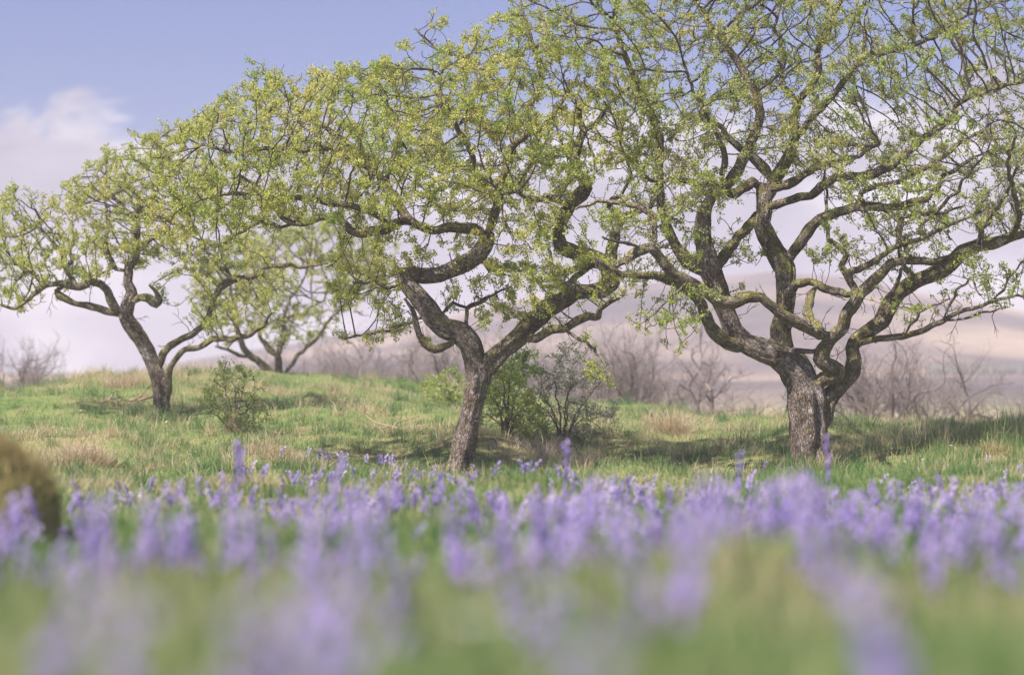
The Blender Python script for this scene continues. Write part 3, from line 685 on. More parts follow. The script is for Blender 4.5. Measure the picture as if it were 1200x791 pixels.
# ---- the right hawthorn
TD = [(948, 560, 26), (948, 546, 22), (948, 530, 21), (948, 505, 23), (946, 482, 23.5), (944, 463, 23), (938, 446, 21), (927, 428, 19.5), (910, 415, 17.5), (892, 410, 15), (874, 402, 13.5), (860, 388, 12.5), (853, 370, 12), (845, 350, 12), (838, 330, 13), (832, 313, 14.5), (828, 298, 12), (824, 279, 10.5), (824, 258, 9.5), (829, 240, 7.5), (838, 222, 6)]
LD = [
 ('d1b', 'trunk', .3, [(838, 322, 10), (820, 313, 9.5), (804, 305, 8.5), (792, 288, 7), (783, 271, 6), (777, 252, 5.5), (773, 225, 5.2), (773, 190, 5.8), (772, 160, 5.8), (761, 130, 5), (745, 95, 4.5), (730, 60, 4.2), (720, 26, 4), (723, 0, 3.5), (718, -35, 2.5)]),
 ('d1c', 'trunk', -.9, [(880, 405, 10), (853, 402, 8.5), (838, 390, 8), (828, 373, 7.5), (822, 357, 6.8), (813, 345, 6.5), (795, 334, 6.5), (780, 325, 6), (761, 323, 5), (735, 322, 4), (712, 314, 3), (695, 300, 2.2)]),
 ('d1d', 'trunk', .2, [(836, 232, 6), (850, 220, 6.5), (864, 200, 7), (874, 180, 6.8), (883, 160, 6.2), (891, 139, 6), (888, 112, 6), (873, 86, 5.6), (858, 64, 5.2), (846, 47, 5), (833, 32, 4.5), (822, 12, 4), (810, -14, 3.2), (800, -45, 2.4)]),
 ('d1e', 'd1d', -.5, [(848, 222, 5), (846, 203, 5), (850, 186, 4.6), (842, 160, 3.8), (826, 132, 3.2), (812, 105, 2.6), (800, 72, 2)]),
 ('d2', 'trunk', .45, [(920, 420, 13), (916, 402, 13), (914, 386, 12.5), (919, 368, 11.5), (921, 349, 11.5), (921, 330, 12), (920, 315, 13), (908, 294, 12.5), (899, 277, 11.5), (893, 263, 10.5), (896, 248, 10), (895, 231, 9), (892, 217, 7)]),
 ('d2a', 'd2', -.3, [(893, 224, 6), (905, 220, 6), (930, 214, 5.8), (944, 203, 4.8), (960, 197, 4.2), (980, 190, 3.8), (1006, 183, 3), (1030, 168, 2.2)]),
 ('d2b', 'd2', -.2, [(893, 222, 6), (882, 213, 6.2), (872, 221, 6.2), (861, 227, 6), (848, 222, 5.6), (836, 216, 5), (815, 215, 4.2), (795, 210, 3.6), (772, 213, 2.8), (752, 206, 2)]),
 ('d2c', 'd2', .9, [(897, 240, 8), (907, 214, 8), (917, 197, 7.8), (924, 183, 7.2), (931, 164, 6.5), (930, 140, 5.8), (936, 118, 5), (952, 100, 4.6), (960, 82, 4.4), (957, 62, 4), (972, 32, 3.5), (984, 0, 3), (994, -35, 2)]),
 ('d2d', 'd2c', .3, [(906, 214, 7), (895, 197, 7), (880, 183, 6), (862, 170, 4.5), (845, 150, 3.6), (822, 138, 3), (800, 140, 2.2)]),
 ('d2e', 'd2c', .7, [(931, 166, 5.4), (950, 140, 5), (976, 112, 4.6), (1000, 81, 4.2), (1014, 65, 4.2), (1040, 61, 4), (1073, 52, 3.8), (1094, 44, 3.4), (1112, 30, 3), (1133, 18, 2.5), (1152, 11, 1.8)]),
 ('d2f', 'd2', -.9, [(897, 246, 6.4), (906, 241, 6), (920, 237, 5.4), (935, 231, 5.2), (950, 229, 5.4), (962, 220, 6), (974, 211, 5.4), (986, 206, 5.2), (1003, 207, 5.4), (1018, 206, 5.8), (1032, 200, 5.2), (1047, 194, 4.8), (1060, 181, 4.8), (1073, 170, 4.8), (1088, 158, 4.8), (1119, 137, 4.2), (1119, 124, 3.8), (1135, 116, 3.2), (1157, 106, 2.8), (1188, 99, 2), (1220, 92, 1.5)]),
 ('d2g', 'd2e', 1.2, [(1010, 68, 3.2), (1014, 45, 3), (1006, 22, 2.6), (1015, -5, 2.2), (1010, -35, 1.6)]),
 ('d2h', 'd2c', 1.3, [(936, 120, 4), (915, 95, 3.6), (920, 65, 3), (908, 35, 2.6), (915, 0, 2.2), (905, -40, 1.6)]),
 ('d3', 'trunk', .2, [(955, 500, 13), (963, 488, 12), (968, 470, 11), (980, 457, 10), (991, 446, 10), (999, 435, 10.5), (1001, 421, 9.5), (999, 408, 8.5), (1004, 397, 8), (1018, 388, 9), (1033, 377, 10), (1041, 360, 10.5), (1053, 343, 9.5), (1072, 330, 9.5), (1090, 323, 9.5), (1106, 316, 9.8),
    (1127, 297, 9.2), (1145, 288, 8), (1163, 286, 7.4), (1182, 279, 6.2), (1202, 274, 4.8), (1232, 266, 3.2), (1262, 255, 2.2)]),
 ('d3b', 'd3', -.5, [(999, 410, 6), (1008, 402, 4.8), (1022, 398, 4.4), (1057, 394, 4.4), (1083, 387, 4.2), (1108, 374, 3.8), (1121, 367, 3.4), (1150, 359, 3), (1172, 350, 2.4), (1206, 346, 1.6)]),
 ('d3b2', 'd3b', -.7, [(1106, 376, 2.2), (1128, 374, 1.9), (1150, 367, 1.7), (1166, 363, 1.5), (1181, 359, 1.2)]),
 ('d3c', 'trunk', -.5, [(960, 482, 10), (956, 466, 9), (956, 452, 8.5), (966, 444, 8.5), (980, 440, 9), (982, 434, 9), (970, 428, 9), (962, 420, 9), (966, 408, 8.5), (975, 396, 8), (987, 384, 7.5), (994, 365, 8), (1006, 348, 7.5), (1019, 334, 7), (1031, 322, 6.4), (1043, 310, 5.8), (1055, 306, 5.4), (1075, 305, 5.2), (1095, 306, 4.6), (1110, 303, 3.6), (1132, 296, 2.5)]),
 ('d3d', 'd3c', .2, [(998, 358, 5.4), (1001, 338, 5.4), (994, 325, 5.2), (986, 312, 4.8), (992, 299, 4.2), (985, 290, 3.8), (972, 281, 3.4), (968, 262, 2.8), (969, 235, 2), (966, 200, 1.6)]),
 ('d3e', 'd3d', -.7, [(999, 338, 4.8), (995, 319, 4.6), (1005, 315, 4.4), (1020, 310, 4.2), (1035, 298, 4.2), (1057, 286, 3.8), (1080, 280, 3.2), (1100, 270, 2.8), (1125, 258, 2.2), (1152, 248, 1.6)]),
 ('d3f', 'd3', .6, [(1072, 330, 4.4), (1062, 316, 4), (1056, 303, 3.6), (1052, 286, 2.8), (1056, 270, 2)]),
 ('d3g', 'd3', -.4, [(1040, 364, 4.2), (1046, 344, 3.4), (1052, 330, 3), (1056, 316, 2.4), (1066, 300, 1.8)]),
 ('d3h', 'd3b', -.9, [(1104, 376, 2), (1122, 340, 2), (1137, 326, 1.8), (1149, 346, 1.6)]),
 ('d3i', 'd3b', -.2, [(1160, 356, 2.2), (1176, 338, 2), (1186, 322, 1.7), (1200, 306, 1.4)]),
 ('d3j', 'd3b', -.8, [(1058, 394, 2.2), (1070, 378, 1.9), (1080, 364, 1.7), (1096, 358, 1.4), (1112, 350, 1.1)]),
 ('d4', 'd3c', -1.0, [(978, 392, 7), (962, 392, 7.5), (947, 382, 8.2), (926, 374, 7.6), (907, 362, 7.2), (893, 349, 6.8), (879, 347, 6.8), (860, 354, 8), (845, 354, 8), (831, 345, 7), (815, 334, 7.2), (800, 327, 7), (784, 317, 6.6), (772, 300, 6.4), (762, 291, 6.2), (747, 294, 5.8), (733, 306, 5.2), (721, 312, 4)]),
 ('d4b', 'd4', -.6, [(764, 292, 4), (768, 278, 3.6), (766, 256, 4), (758, 246, 4.4), (744, 240, 4), (724, 238, 3.2), (700, 236, 2.4), (676, 246, 1.8)]),
 ('d4c', 'd4', -1.3, [(752, 292, 3), (740, 286, 2.6), (725, 284, 2.2), (706, 278, 1.6)]),
 ('d4d', 'd4', -1.1, [(806, 330, 3), (792, 344, 2.4), (780, 352, 2), (768, 368, 1.6)]),
 ('d5', 'd2', -.2, [(920, 314, 7), (928, 298, 6.8), (938, 284, 6.8), (949, 268, 7.2), (962, 256, 6.8), (982, 249, 6.2), (1000, 245, 6.2), (1018, 242, 6.2), (1040, 244, 5.6), (1062, 240, 5.2), (1084, 234, 4.6), (1093, 224, 4), (1110, 205, 3.2), (1140, 185, 2.4)]),
 ('d5b', 'd5', -.6, [(1018, 243, 4.4), (1009, 234, 4.4), (1009, 226, 4.2), (1021, 220, 4), (1036, 217, 4), (1053, 215, 3.8), (1064, 206, 3.6), (1080, 199, 3.8), (1093, 193, 3.8), (1113, 178, 3.4), (1125, 168, 3), (1143, 157, 2.6), (1172, 140, 1.8)]),
 ('d5c', 'd5', -.5, [(1028, 244, 4), (1048, 252, 4), (1055, 260, 4), (1052, 270, 3.8), (1060, 283, 3.6), (1064, 302, 2.4)]),
 ('d5d', 'd5c', -.2, [(1052, 256, 3.4), (1064, 254, 3.2), (1078, 250, 2.8), (1100, 251, 2.2), (1130, 240, 1.6)]),
 ('d5e', 'd5', -1.0, [(1062, 240, 2.8), (1084, 262, 2.6), (1105, 240, 2.6), (1123, 222, 2.4), (1137, 200, 2.1), (1157, 180, 1.6)]),
 ('d5f', 'd3', -1.2, [(1148, 289, 5), (1150, 270, 4), (1165, 250, 3.4), (1180, 225, 2.8), (1192, 195, 2.2)]),
 ('d5g', 'd3', -2.2, [(1184, 280, 5), (1195, 255, 4), (1188, 225, 3.4), (1180, 190, 2.8), (1190, 160, 2.2)]),
 ('d6', 'd2', -.3, [(918, 413, 5), (930, 411, 4), (944, 411, 3.6), (957, 411, 3.4)]),
 ('d7', 'd2', -.5, [(921, 364, 6), (924, 346, 6.4), (932, 333, 6), (947, 330, 5), (962, 336, 5.4), (978, 342, 5.4), (995, 344, 4.6)]),
 ('d7b', 'd7', -.8, [(956, 336, 5), (949, 349, 5.8), (946, 363, 6.4), (950, 375, 5.6), (962, 387, 5.4)]),
 ('d8', 'trunk', .6, [(836, 318, 7), (848, 300, 7), (862, 282, 6.2), (878, 264, 6.2), (888, 252, 6)]),
]
RD = [
 ([(588, -25), (620, -70), (690, -125), (800, -175), (950, -195), (1100, -170), (1210, -115), (1290, -30), (1320, 70), (1260, 125), (1130, 140), (1000, 150), (900, 160), (800, 190), (745, 150), (740, 100), (640, 50), (600, 20)], 3.2, 8200, .2),
 ([(880, 160), (1000, 150), (1260, 122), (1325, 110), (1345, 190), (1300, 265), (1220, 280), (1120, 262), (1050, 240), (990, 232), (950, 200), (900, 205)], 2.6, 2700, -.1),
 ([(700, 235), (775, 190), (850, 180), (880, 205), (840, 250), (810, 300), (760, 340), (720, 330)], 1.8, 900, -.2),
 ([(735, 335), (830, 345), (822, 375), (800, 400), (765, 385), (735, 360)], 1.0, 240, -1.0),
 ([(1080, 290), (1215, 285), (1215, 345), (1150, 365), (1090, 372), (1110, 330)], .9, 180, -.5),
 ([(960, 240), (1110, 235), (1110, 300), (1010, 320), (960, 300)], 1.6, 420, 0),
 ([(1030, 330), (1100, 330), (1110, 372), (1040, 390)], .6, 60, -.5),
 ([(850, 260), (900, 270), (905, 330), (870, 345)], .9, 80, .2),
]
make_tree('hawthorn_tree', 23.5, (948, 546), TD, LD, RD, 'largest hawthorn, stout fissured trunk splitting low into mossy limbs, thinly leaved crown',
          'tree', M_LEAF_G, 'old hawthorn trees in the meadow', seed=5, tint0=.70, cl_prob=1.55, n_leaf=17, leaf=.0198, hole_b=.05)

# ---- the left hawthorn
TA = [(189, 502, 13), (189, 490, 11), (189, 470, 10), (188, 450, 11), (181, 431, 9), (173, 412, 9), (162, 394, 9.2), (152, 380, 9.2), (147, 370, 8.5), (149, 358, 8), (154, 344, 7.2), (150, 330, 6.2), (150, 316, 6), (157, 305, 6), (160, 292, 5.2), (161, 272, 4.6), (160, 252, 4), (168, 236, 3.6), (180, 230, 3.6), (186, 214, 3), (190, 190, 2.4), (182, 165, 1.8)]
LA = [
 ('a2', 'trunk', -.3, [(152, 356, 5.5), (164, 349, 4.8), (175, 350, 6), (183, 355, 6.6), (187, 351, 5), (183, 342, 3), (176, 334, 2)]),
 ('a3', 'trunk', -.5, [(143, 370, 6.5), (134, 358, 5.8), (127, 345, 5.2), (119, 333, 5.2), (107, 330, 5.2), (93, 337, 5), (75, 333, 4.2), (60, 332, 3.8), (48, 338, 3.6), (33, 352, 3), (17, 362, 2.5), (0, 357, 2)]),
 ('a3b', 'a3', .1, [(62, 332, 3.2), (48, 328, 3.2), (38, 321, 3), (26, 313, 2.5), (6, 306, 2)]),
 ('a3c', 'a3', .4, [(92, 337, 3.2), (78, 314, 3.2), (86, 303, 3.2), (82, 297, 3), (71, 294, 3), (60, 282, 2.4), (45, 268, 1.8)]),
 ('a4', 'trunk', -.2, [(141, 369, 6), (124, 364, 5), (104, 359, 4.8), (88, 356, 4.2), (78, 351, 4.8), (70, 347, 5), (67, 341, 3.6), (74, 336, 2)]),
 ('a5', 'trunk', .5, [(149, 318, 3.6), (136, 315, 3.2), (128, 301, 3.2), (124, 285, 2.8), (128, 260, 2.2), (122, 235, 1.8)]),
 ('a5b', 'a5', .0, [(134, 314, 2.4), (120, 320, 2.2), (104, 324, 1.8), (90, 316, 1.4)]),
 ('a6', 'trunk', -.2, [(184, 440, 6), (185, 430, 5.4), (191, 416, 5), (199, 405, 4.8), (216, 396, 4.6), (235, 385, 4.6), (247, 366, 4.2), (251, 349, 4.2), (258, 338, 4.6), (272, 328, 5), (286, 326, 5), (300, 322, 4.2), (310, 313, 3.6), (330, 311, 3), (358, 313, 2.5), (386, 307, 1.8)]),
 ('a6b', 'a6', .3, [(274, 328, 3), (264, 316, 2.8), (250, 308, 2.4), (232, 305, 1.8)]),
 ('a7', 'trunk', -.7, [(196, 468, 6), (198, 448, 4.8), (198, 436, 4.4), (204, 423, 4), (216, 410, 3.8), (234, 407, 3.8), (248, 398, 4), (273, 397, 4), (294, 392, 3.4), (310, 380, 2.6), (318, 366, 2)]),
 ('a8', 'trunk', -.4, [(158, 300, 4), (172, 285, 3.4), (188, 272, 3), (204, 250, 2.5), (222, 232, 2)]),
 ('a9', 'trunk', .3, [(160, 262, 3), (144, 245, 2.8), (128, 222, 2.4), (112, 205, 1.8)]),
]
RA = [
 ([(-25, 300), (0, 238), (14, 222), (40, 245), (66, 240), (92, 212), (120, 176), (140, 172), (175, 150), (232, 148), (258, 190), (240, 260), (205, 300), (185, 312), (140, 300), (108, 322), (60, 345), (25, 365), (0, 355)], 2.3, 3900, 0),
 ([(205, 300), (260, 265), (330, 300), (330, 330), (290, 372), (235, 390), (212, 350)], 1.4, 800, -.2),
]
make_tree('hawthorn_tree', 30, (189, 490), TA, LA, RA, 'smaller leaning hawthorn, slim dark trunk dividing low, on the bank beside a thorn bush',
          'tree', M_LEAF_Y, 'old hawthorn trees in the meadow', seed=9, tint0=.47, cl_prob=1.5, n_leaf=17, hole_b=.12, leaf=.0215, rtip=.004, step=.06, kill=.095)

# ---- the hawthorn behind
TB = [(326, 444, 6), (326, 434, 5), (326, 424, 4.6), (325, 416, 4.4)]
LB = [
 ('b1', 'trunk', -.3, [(322, 438, 5), (313, 432, 4.8), (304, 424, 4.6), (293, 416, 4.4), (284, 405, 4.2), (278, 385, 3.4), (276, 362, 2.6), (270, 340, 2)]),
 ('b1b', 'b1', -.6, [(295, 418, 2.8), (281, 417, 2.6), (268, 410, 2.4), (252, 406, 1.6)]),
 ('b2', 'trunk', .2, [(325, 418, 4.4), (315, 408, 4.2), (306, 397, 3.2), (303, 380, 2.6), (312, 355, 2.2), (318, 330, 1.8)]),
 ('b3', 'trunk', .5, [(326, 420, 4.2), (328, 408, 3.8), (332, 392, 3.4), (332, 373, 2.8), (340, 350, 2.2), (355, 330, 1.8)]),
 ('b4', 'trunk', -.2, [(334, 437, 3.4), (342, 427, 3), (351, 414, 2.8), (369, 399, 2.6), (383, 379, 2.2), (398, 362, 1.8), (410, 352, 1.3)]),
 ('b5', 'b3', -.6, [(332, 378, 2.8), (340, 371, 3), (356, 368, 2.8), (364, 360, 2.2), (380, 352, 1.6)]),
]
RB = [([(225, 345), (255, 285), (320, 255), (410, 258), (460, 290), (448, 345), (400, 365), (345, 392), (285, 388), (240, 390)], 2.8, 3600, 0)]
make_tree('hawthorn_tree', 40, (326, 437), TB, LB, RB, 'soft distant hawthorn with several stems fanning from the ground on top of the grassy bank',
          'tree', M_LEAF_Y, 'old hawthorn trees in the meadow', seed=12, tint0=.45, cl_prob=2.2, n_leaf=8, leaf=.031, rtip=.005, step=.08, kill=.115)

# ---- bushes
def stems(cx, by, tops, w=3):
    return [('s%d' % i, 'trunk', o, [(cx + (tx - cx) * .12, by + 14, w * .9), ((cx * 1.3 + tx * .7) / 2, by * .55 + ty * .45, w * .7), (tx, ty, w * .35)]) for i, (tx, ty, o) in enumerate(tops)]
def bush(kind, D, cx, by, tops, w, regions, label, leafm, **k):
    make_tree(kind, D, (cx, by + 8), [(cx, by + 16, w), (cx, by + 6, w), (cx, by - 6, w * .7)], stems(cx, by, tops, w * .8), regions, label, 'bush', leafm, clump=.25, hole_b=.3, trunk_o=0, **k)
bush('thorn_bush', 27, 274, 506, [(252, 466, .2), (262, 445, -.1), (288, 446, .15), (298, 470, -.2), (246, 482, -.1), (277, 436, 0)], 2.6,
     [([(234, 480), (248, 458), (258, 436), (275, 428), (292, 440), (310, 468), (306, 500), (280, 510), (258, 498)], .8, 850, 0)],
     'small dark green thorn bush growing alone on the bank near the leaning hawthorn', M_LEAF_DARK, seed=21, cl_prob=1.0, n_leaf=8, leaf=.019, rtip=.0028, step=.045, kill=.07, tint0=.4)
bush('leafy_bush', 26.0, 594, 506, [(572, 455, .2), (588, 425, -.1), (614, 440, .15), (600, 404, .1), (620, 470, -.2), (570, 485, -.1), (604, 470, -.3)], 2.6,
     [([(556, 514), (560, 470), (576, 430), (598, 402), (622, 420), (640, 462), (638, 514)], 1.0, 900, 0)],
     'fresh bright green bush behind the twisted trunk of the windswept hawthorn', M_LEAF_G, seed=22, cl_prob=2.2, n_leaf=10, leaf=.024, rtip=.0026, step=.05, kill=.075, tint0=.42)
bush('grey_bush', 26.6, 660, 514, [(632, 455, .2), (648, 440, -.1), (672, 436, .15), (692, 470, .1), (684, 490, -.2), (640, 480, -.1), (665, 460, -.3), (700, 452, .2)], 2.4,
     [([(618, 516), (622, 455), (642, 420), (672, 408), (700, 438), (718, 490), (706, 524), (650, 528)], 1.1, 1000, 0)],
     'grey-leaved twiggy bush between the fresh green bush and the straw-coloured tussock', M_LEAF_GREY, seed=23, cl_prob=1.5, n_leaf=8, leaf=.021, rtip=.0026, step=.05, kill=.075, tint0=.5)
bush('low_bush', 33, 528, 466, [(510, 448, .2), (520, 440, -.1), (540, 444, .15), (550, 452, .1)], 2,
     [([(496, 470), (506, 446), (530, 436), (548, 446), (562, 470)], .9, 300, 0)],
     'low yellowish bush at the edge of the bank, half hidden by the windswept hawthorn trunk', M_LEAF_G, seed=24, cl_prob=1.6, n_leaf=8, leaf=.028, rtip=.0035, step=.06, kill=.09, tint0=.6)

# ------------------------------------------------------------------ bare shrubs beyond the meadow
def bare_shrub_mesh(seed, nst, upright, levels=4, spread=.45):
    """unit-height leafless shrub; returns (stems mesh, twigs mesh)"""
    r = np.random.default_rng(seed)
    st, tw = Acc(), Acc()
    def seg(p, d, L, rad, lev):
        n = max(3, int(6 - lev)); pts = [p]; dd = d.copy()
        for i in range(n):
            dd = dd + r.normal(0, .16 + .05 * lev, 3); dd[2] += upright * .10; dd /= np.linalg.norm(dd)
            pts.append(pts[-1] + dd * L / n)
        pts = np.array(pts); rr = np.linspace(rad, rad * .5, len(pts))
        add_tube(st if lev < 2 else tw, pts, rr, 6 if lev < 2 else 3)
        if lev >= levels: return
        nk = r.integers(3, 6) if lev < levels - 1 else r.integers(4, 7)
        for j in range(nk):
            t = r.uniform(.3, 1.0) if j else 1.0
            q = pts[int(t * (len(pts) - 1))]
            side = r.normal(0, 1, 3); nd_ = dd * (.8 if j else 1.2) + side * (.55 if lev else .45); nd_[2] += upright * .3
            nd_ /= np.linalg.norm(nd_)
            seg(q, nd_, L * r.uniform(.5, .78), rad * (.58 if j == 0 else .36), lev + 1)
    for i in range(nst):
        a = r.uniform(0, 6.28); d = np.array([math.cos(a) * spread, math.sin(a) * spread, 1.0]); d /= np.linalg.norm(d)
        seg(np.array([math.cos(a) * .03, math.sin(a) * .03, -.03]), d, r.uniform(.34, .46), r.uniform(.013, .02) if nst > 2 else .028, 0)
    zmax = max(np.concatenate(tw.V)[:, 2].max(), .5)
    for acc in (st, tw): acc.V = [v / zmax for v in acc.V]
    return st.mesh('trunk', True), tw.mesh('twigs', True)

VAR = {}
for key, a in {'spread': (31, 5, .12, 4, .95), 'spread2': (32, 6, .22, 4, .8), 'tree': (33, 2, .45, 5, .35), 'upright': (34, 10, .55, 4, .75), 'upright2': (35, 9, .45, 4, .85), 'low': (36, 6, .0, 4, 1.2)}.items():
    VAR[key] = bare_shrub_mesh(*a)
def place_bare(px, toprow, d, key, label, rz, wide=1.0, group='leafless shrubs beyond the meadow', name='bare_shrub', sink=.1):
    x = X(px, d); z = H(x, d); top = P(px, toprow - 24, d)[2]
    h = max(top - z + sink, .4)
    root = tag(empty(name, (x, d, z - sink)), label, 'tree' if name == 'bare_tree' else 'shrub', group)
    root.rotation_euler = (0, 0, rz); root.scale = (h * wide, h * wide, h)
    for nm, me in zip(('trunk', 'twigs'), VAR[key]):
        link(nm, me, M_FARTWIG, root)
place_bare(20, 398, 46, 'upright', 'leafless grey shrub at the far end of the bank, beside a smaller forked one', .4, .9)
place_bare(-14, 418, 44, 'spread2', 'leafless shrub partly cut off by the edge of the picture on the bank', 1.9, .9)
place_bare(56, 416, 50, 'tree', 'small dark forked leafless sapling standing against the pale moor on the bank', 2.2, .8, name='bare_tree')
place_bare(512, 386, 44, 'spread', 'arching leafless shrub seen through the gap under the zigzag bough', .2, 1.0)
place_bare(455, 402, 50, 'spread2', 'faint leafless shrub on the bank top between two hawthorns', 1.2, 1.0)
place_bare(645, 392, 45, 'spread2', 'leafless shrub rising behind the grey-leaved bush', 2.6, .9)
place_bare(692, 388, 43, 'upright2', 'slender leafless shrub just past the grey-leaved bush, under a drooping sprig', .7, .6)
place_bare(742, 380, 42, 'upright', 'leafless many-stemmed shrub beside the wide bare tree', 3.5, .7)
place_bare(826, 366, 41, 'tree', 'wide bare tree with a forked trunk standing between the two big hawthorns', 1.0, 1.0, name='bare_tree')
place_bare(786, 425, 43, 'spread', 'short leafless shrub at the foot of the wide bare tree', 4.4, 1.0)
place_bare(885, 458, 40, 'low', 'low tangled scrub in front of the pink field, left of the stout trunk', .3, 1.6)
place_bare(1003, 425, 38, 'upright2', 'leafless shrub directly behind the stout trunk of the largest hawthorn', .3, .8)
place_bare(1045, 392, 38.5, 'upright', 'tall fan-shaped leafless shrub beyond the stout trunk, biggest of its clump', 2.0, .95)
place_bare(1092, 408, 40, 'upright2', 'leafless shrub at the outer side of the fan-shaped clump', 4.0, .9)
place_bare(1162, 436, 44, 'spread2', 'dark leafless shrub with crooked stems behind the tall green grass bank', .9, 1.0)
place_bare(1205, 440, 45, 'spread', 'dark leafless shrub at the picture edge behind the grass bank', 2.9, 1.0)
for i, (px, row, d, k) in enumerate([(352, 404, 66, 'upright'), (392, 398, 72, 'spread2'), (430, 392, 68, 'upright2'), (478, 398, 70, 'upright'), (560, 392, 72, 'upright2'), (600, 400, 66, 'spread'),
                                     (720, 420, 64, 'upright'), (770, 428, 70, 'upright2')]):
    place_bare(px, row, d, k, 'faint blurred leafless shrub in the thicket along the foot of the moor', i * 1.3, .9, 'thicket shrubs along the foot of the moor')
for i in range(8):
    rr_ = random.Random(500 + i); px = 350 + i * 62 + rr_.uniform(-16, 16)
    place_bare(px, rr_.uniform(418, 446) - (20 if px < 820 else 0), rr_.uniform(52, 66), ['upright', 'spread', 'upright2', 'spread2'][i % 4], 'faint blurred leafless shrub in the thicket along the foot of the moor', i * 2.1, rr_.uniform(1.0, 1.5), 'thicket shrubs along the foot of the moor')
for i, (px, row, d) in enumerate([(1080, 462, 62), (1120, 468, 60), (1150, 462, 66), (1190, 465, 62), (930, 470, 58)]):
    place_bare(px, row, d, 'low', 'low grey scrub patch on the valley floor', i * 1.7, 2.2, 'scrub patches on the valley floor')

# dark plantation strips far down the valley
def treeline(name, px0, px1, d, h, label, n=260):
    acc = Acc(); r = np.random.default_rng(77)
    for i in range(n):
        px = r.uniform(px0, px1); dd = d + r.uniform(-4, 4); x = X(px, dd); z = H(x, dd)
        hh = h * r.uniform(.6, 1.1); w = hh * r.uniform(.3, .5)
        pts = np.array([[x, dd, z - .2], [x, dd, z + hh * .25], [x, dd, z + hh * .6], [x + r.normal(0, .1), dd, z + hh]])
        add_tube(acc, pts, np.array([w * .5, w, w * .7, .05]), 6, r.uniform(0, 1))
    return tag(link(name, acc.mesh(name, True), plain_mat('plantation', (.10, .105, .09), (.17, .16, .15), .3)), label, 'woodland', kind='stuff')
treeline('treeline', 1085, 1330, 262, 1.1, 'dark strip of plantation far across the valley')

# ------------------------------------------------------------------ grass
STRAW = [(40, 27, 1.2, .5), (95, 20.6, .5, .7), (60, 24, .8, .35), (640, 25.2, .5, .7), (330, 24.3, .8, .45), (400, 29, 1.2, .4), (300, 33, 1.4, .45), (380, 34, 1.2, .4), (180, 36, 1.5, .55), (110, 34, .9, .4),
         (790, 27, .6, .6), (870, 5.2, .22, .55), (860, 30, 1.5, .25), (620, 22.6, .4, .45), (1165, 22, .5, .5), (1100, 25, .9, .2), (480, 26.5, .7, .35), (1000, 25, .7, .2), (740, 28, 1.0, .4), (900, 4.2, .2, .5), (500, 23.8, .35, .5)]
def straw_at(x, y):
    s = .06 + .3 * np.clip(snoise(x, y, 1.3, 5), 0, 1) + .3 * np.clip(snoise(x, y, .4, 6) - .1, 0, 1)
    s = s * np.clip((y - 3) / 12, .6, 1)
    for px, d, rad, a in STRAW:
        s = s + a * np.exp(-((x - X(px, d)) / rad) ** 2 - ((y - d) / (rad * 1.3)) ** 2)
    for hx, hd, hh, sx, sd in HUM[::2]:
        s = s + .4 * np.exp(-((x - hx) / sx) ** 2 - ((y - hd + .1) / sd) ** 2)
    return np.clip(s, 0, .95)

def blades(x, y, z, hgt, wid, tint, r, lean=.45):
    n = len(x)
    a = r.uniform(0, 2 * np.pi, n); la = r.uniform(0, 2 * np.pi, n); lm = np.abs(r.normal(0, lean, n)) * hgt
    sx, sy = np.cos(a) * wid * .5, np.sin(a) * wid * .5
    lx, ly = np.cos(la) * lm, np.sin(la) * lm
    B = np.stack([x, y, z], -1)
    s = np.stack([sx, sy, np.zeros(n)], -1); l = np.stack([lx, ly, np.zeros(n)], -1)
    up = np.stack([np.zeros(n), np.zeros(n), hgt], -1)
    m = B + up * .55 + l * .35
    hh = np.sqrt(np.maximum(hgt ** 2 - (lm * .6) ** 2, (hgt * .45) ** 2))
    tip = B + l + np.stack([np.zeros(n), np.zeros(n), hh], -1)
    V = np.stack([B - s, B + s, m + s * .8, m - s * .8, tip], 1).reshape(-1, 3)
    i = np.arange(n)[:, None] * 5
    return V, i + np.array([[0, 1, 2, 3]]), i + np.array([[3, 2, 4]]), tint

